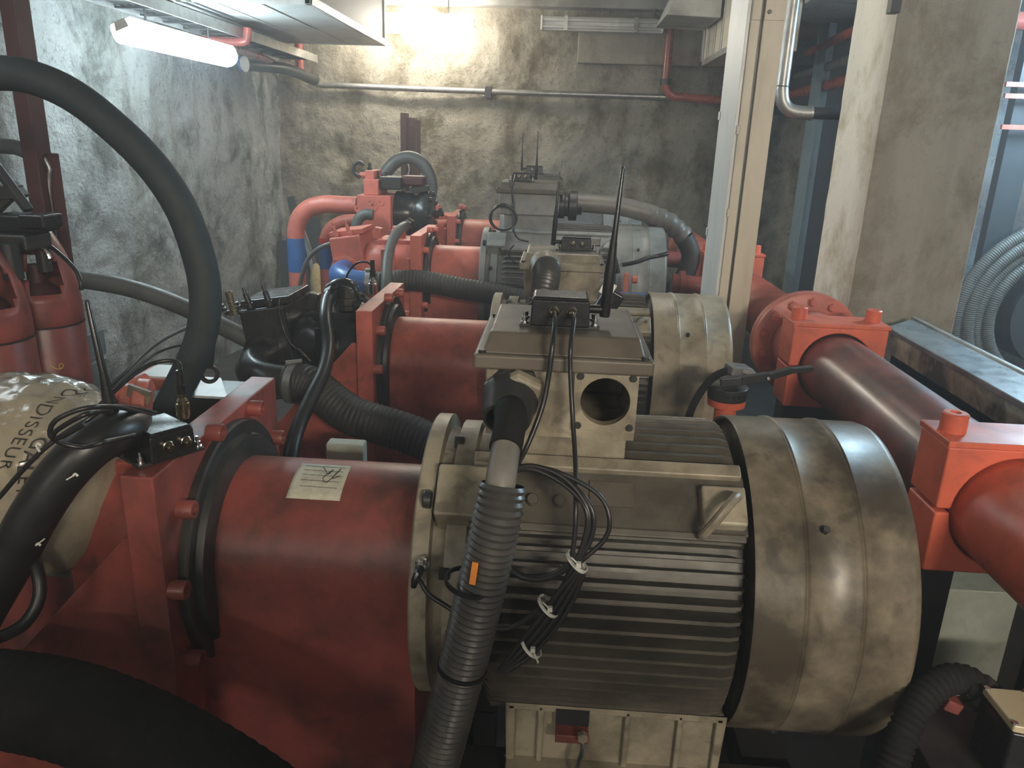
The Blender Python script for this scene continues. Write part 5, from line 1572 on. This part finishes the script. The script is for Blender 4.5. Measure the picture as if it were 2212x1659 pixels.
t = thing('shade_box', 'grey box added unseen behind the camera to shade the nearest barrel', 'cabinet', (.61, -.9, 0))  # unseen blocker added to throw soft shade on the nearest barrel
MB().box(.16, .84, -1.1, -.7, .08, 1.85).build('shade_body', M['grey'], t, bevel=.006)
MB().box(.18, .82, -1.08, -.72, 0, .08).build('shade_plinth', M['iron'], t)
d = MB().box(.17, .83, -.699, -.68, .10, 1.83).build('shade_door', M['grey'], t, bevel=.004)
MB().box(.22, .245, -.68, -.655, .95, 1.08).build('handle', M['plastic'], d, bevel=.004)
lamp('added unseen warm fill light far behind the camera on the left', (-2.3, -3.8, 2.4), (-1.1, -3.8, 2.4), .13, .07, M['fill_back'], hang=.16, n=(.1, .5, -.85))
lamp('warm tube light far behind the camera on the right', (1.0, -3.0, 2.8), (2.2, -3.0, 2.8), .13, .07, M['glow_rear'], hang=.16, n=(0, .3, -.95))
lamp('added unseen fill light under the ceiling over the second set', (.15, 3.7, 2.88), (.15, 4.9, 2.88), .13, .07, M['fill_mid'], hang=.1)
lamp('cool tube light over the side passage, beyond the right edge of the photo', (2.78, 3.66, 2.42), (2.78, 4.24, 2.42), .13, .07, M['glow_side'], hang=.14)

# ------------------------------------------------------------------ side passage at the far right
tag(MB().box(2.42, 2.56, 4.55, 4.62, 0, 2.6).build('gap_shade_post', M['darkblue'], None, bevel=.003), 'dark post standing in for the shaded gap right of the concrete column', 'post')  # dark upright put in for the shade of the gap
tag(MB().box(2.56, 3.44, 4.56, 4.61, 1.86, 1.93).box(2.60, 3.44, 4.565, 4.605, 2.3, 2.34).build('door_rail', M['darkblue'], None), 'dark rails crossing the passage at the far right', 'rail')
for py, lab in ((182, 'upper thin red strip at the far right'), (207, 'middle thin red strip at the far right'), (274, 'lowest thin red strip at the far right')):
    p = P(2172 - (py - 182) * .1, py, Y=4.5)
    tag(MB().box(p.x, 3.3, 4.49, 4.51, p.z - .012, p.z + .012).build('red_strip', M['redclean'], None), lab, 'strip', 'red strips in the passage')
p = P(2186, 45, Y=4.3)
straight('fire_pipe', 'red pipe end at the top right corner of the photo', [(p.x, 4.3, p.z), (3.4, 4.3, p.z + .02)], .042, 'redpipe', 'red pipes under the ceiling')
cc = P(2275, 690, Y=4.42)
t = thing('hose_coil', 'big coil of dark hose standing in the passage at the right edge', 'hose', cc)
for k in range(4):
    rr = .53 - .055 * k
    MB().tube([(cc.x + rr * cos(2 * pi * i / 40), 4.42 - .02 * (k % 2), cc.z + rr * sin(2 * pi * i / 40)) for i in range(41)], .035, 14, corr=(.012, .0025)).build('hose_turn', M['hosegrey'], t, smooth=50)
tag(MB().lathe([(0, .28), (.5, .28)], (cc.x + .04, 4.40, cc.z), (0, 1, 0), 40).build('cable_drum', M['darkblue'], None), 'dark drum inside the big hose coil', 'drum')
struct(MB().box(2.30, XR, 5.15, 5.25, 0, 2.6).build('wall_passage', M['side']))

# ------------------------------------------------------------------ lower right: cabinet, junction box, conduit
a, b2 = P(2040, 1272, Y=1.95), P(2205, 1282, Y=1.95)
t = thing('steel_cabinet', 'pale green scratched steel cabinet low behind the nearest fan cover', 'cabinet', (a.x + .1, 2.0, 0))
MB().box(a.x, b2.x, 1.95, 2.2, .02, a.z).build('front_panel', M['mint'], t, bevel=.004)
MB().box(b2.x + .004, b2.x + .07, 1.97, 2.2, 0, a.z - .01).build('side_panel', M['iron'], t, bevel=.004)
jc = P(2180, 1560, Y=1.12)
t = thing('junction_box', 'black junction box with a clear tan lid in the lower right corner', 'junction box', (jc.x, jc.y, jc.z - .09))
c0, c1_, c2_, c3_ = [P(*p, Z=jc.z + .03) for p in ((2122, 1484), (2190, 1570), (2290, 1590), (2215, 1492))]
lo = [Vector((v.x, v.y, jc.z - .09)) for v in (c0, c1_, c2_, c3_)]
hi = [Vector((v.x, v.y, jc.z + .018)) for v in (c0, c1_, c2_, c3_)]
MB().hexa(lo, hi).build('box_body', M['plastic'], t, bevel=.005)
ce = sum(hi, Vector()) / 4
MB().hexa([v + Vector((0, 0, .0005)) for v in hi], [ce + (v - ce) * .97 + Vector((0, 0, .014)) for v in hi]).build('clear_lid', M['glassclear'], t, bevel=.003)
for v in hi:
    MB().lathe([(0, .006), (.003, .005)], ce + (v - ce) * .88 + Vector((0, 0, .014)), (0, 0, 1), 10).build('lid_screw', M['chrome'], t)
pts = PP([(2128, 1500, 1.19), (2100, 1475, 1.20), (2060, 1465, 1.20), (2015, 1485, 1.18), (1975, 1535, 1.15), (1945, 1600, 1.12), (1918, 1680, 1.1)])
t = thing('ribbed_conduit', 'black ribbed conduit bending from the junction box down left, red clip on it', 'conduit', pts[3])
MB().tube(pts, .026, 20, corr=(.012, .004)).build('sleeve', M['blackmatt'], t, smooth=50)
MB().obox(P(2048, 1512, Y=1.19), (.030, .045, .022), Matrix.Rotation(.35, 3, 'Y')).build('red_clip', M['red'], t, bevel=.003)
MB().lathe([(0, .034), (.03, .034), (.032, .029), (.05, .029)], pts[0] + Vector((.012, 0, -.014)), pts[1] - pts[0], 10).build('end_nut', M['iron'], t)
tag(MB().box(jc.x - .12, jc.x + .5, 1.0, 1.3, 0, jc.z - .091).build('box_stand', M['iron'], None, bevel=.004), 'dark stand under the junction box', 'stand')
# red bracket with padlock on the foot of the nearest motor
a = P(1200, 1560, Y=1.245)
t = thing('lock_bracket', 'small dark red bracket with a hanging bolt on the foot of the nearest motor', 'bracket', a)
MB().box(a.x, a.x + .065, 1.215, 1.247, a.z - .022, a.z - .004).build('bracket_arm', M['red'], t, bevel=.002)
MB().box(a.x, a.x + .065, 1.243, 1.248, a.z - .005, a.z + .03).build('bracket_back', M['iron'], t)
q = P(1258, 1588, Y=1.215)
MB().bolt(q, (0, -1, 0), .011, .012).build('hanging_bolt', M['khaki'], t)
MB().tube([q + Vector((0, 0, -.005)), q + Vector((.002, -.003, -.03)), q + Vector((-.003, 0, -.06)), q + Vector((-.008, 0, -.09))], .005, 8).build('earth_lead', M['steel'], t)
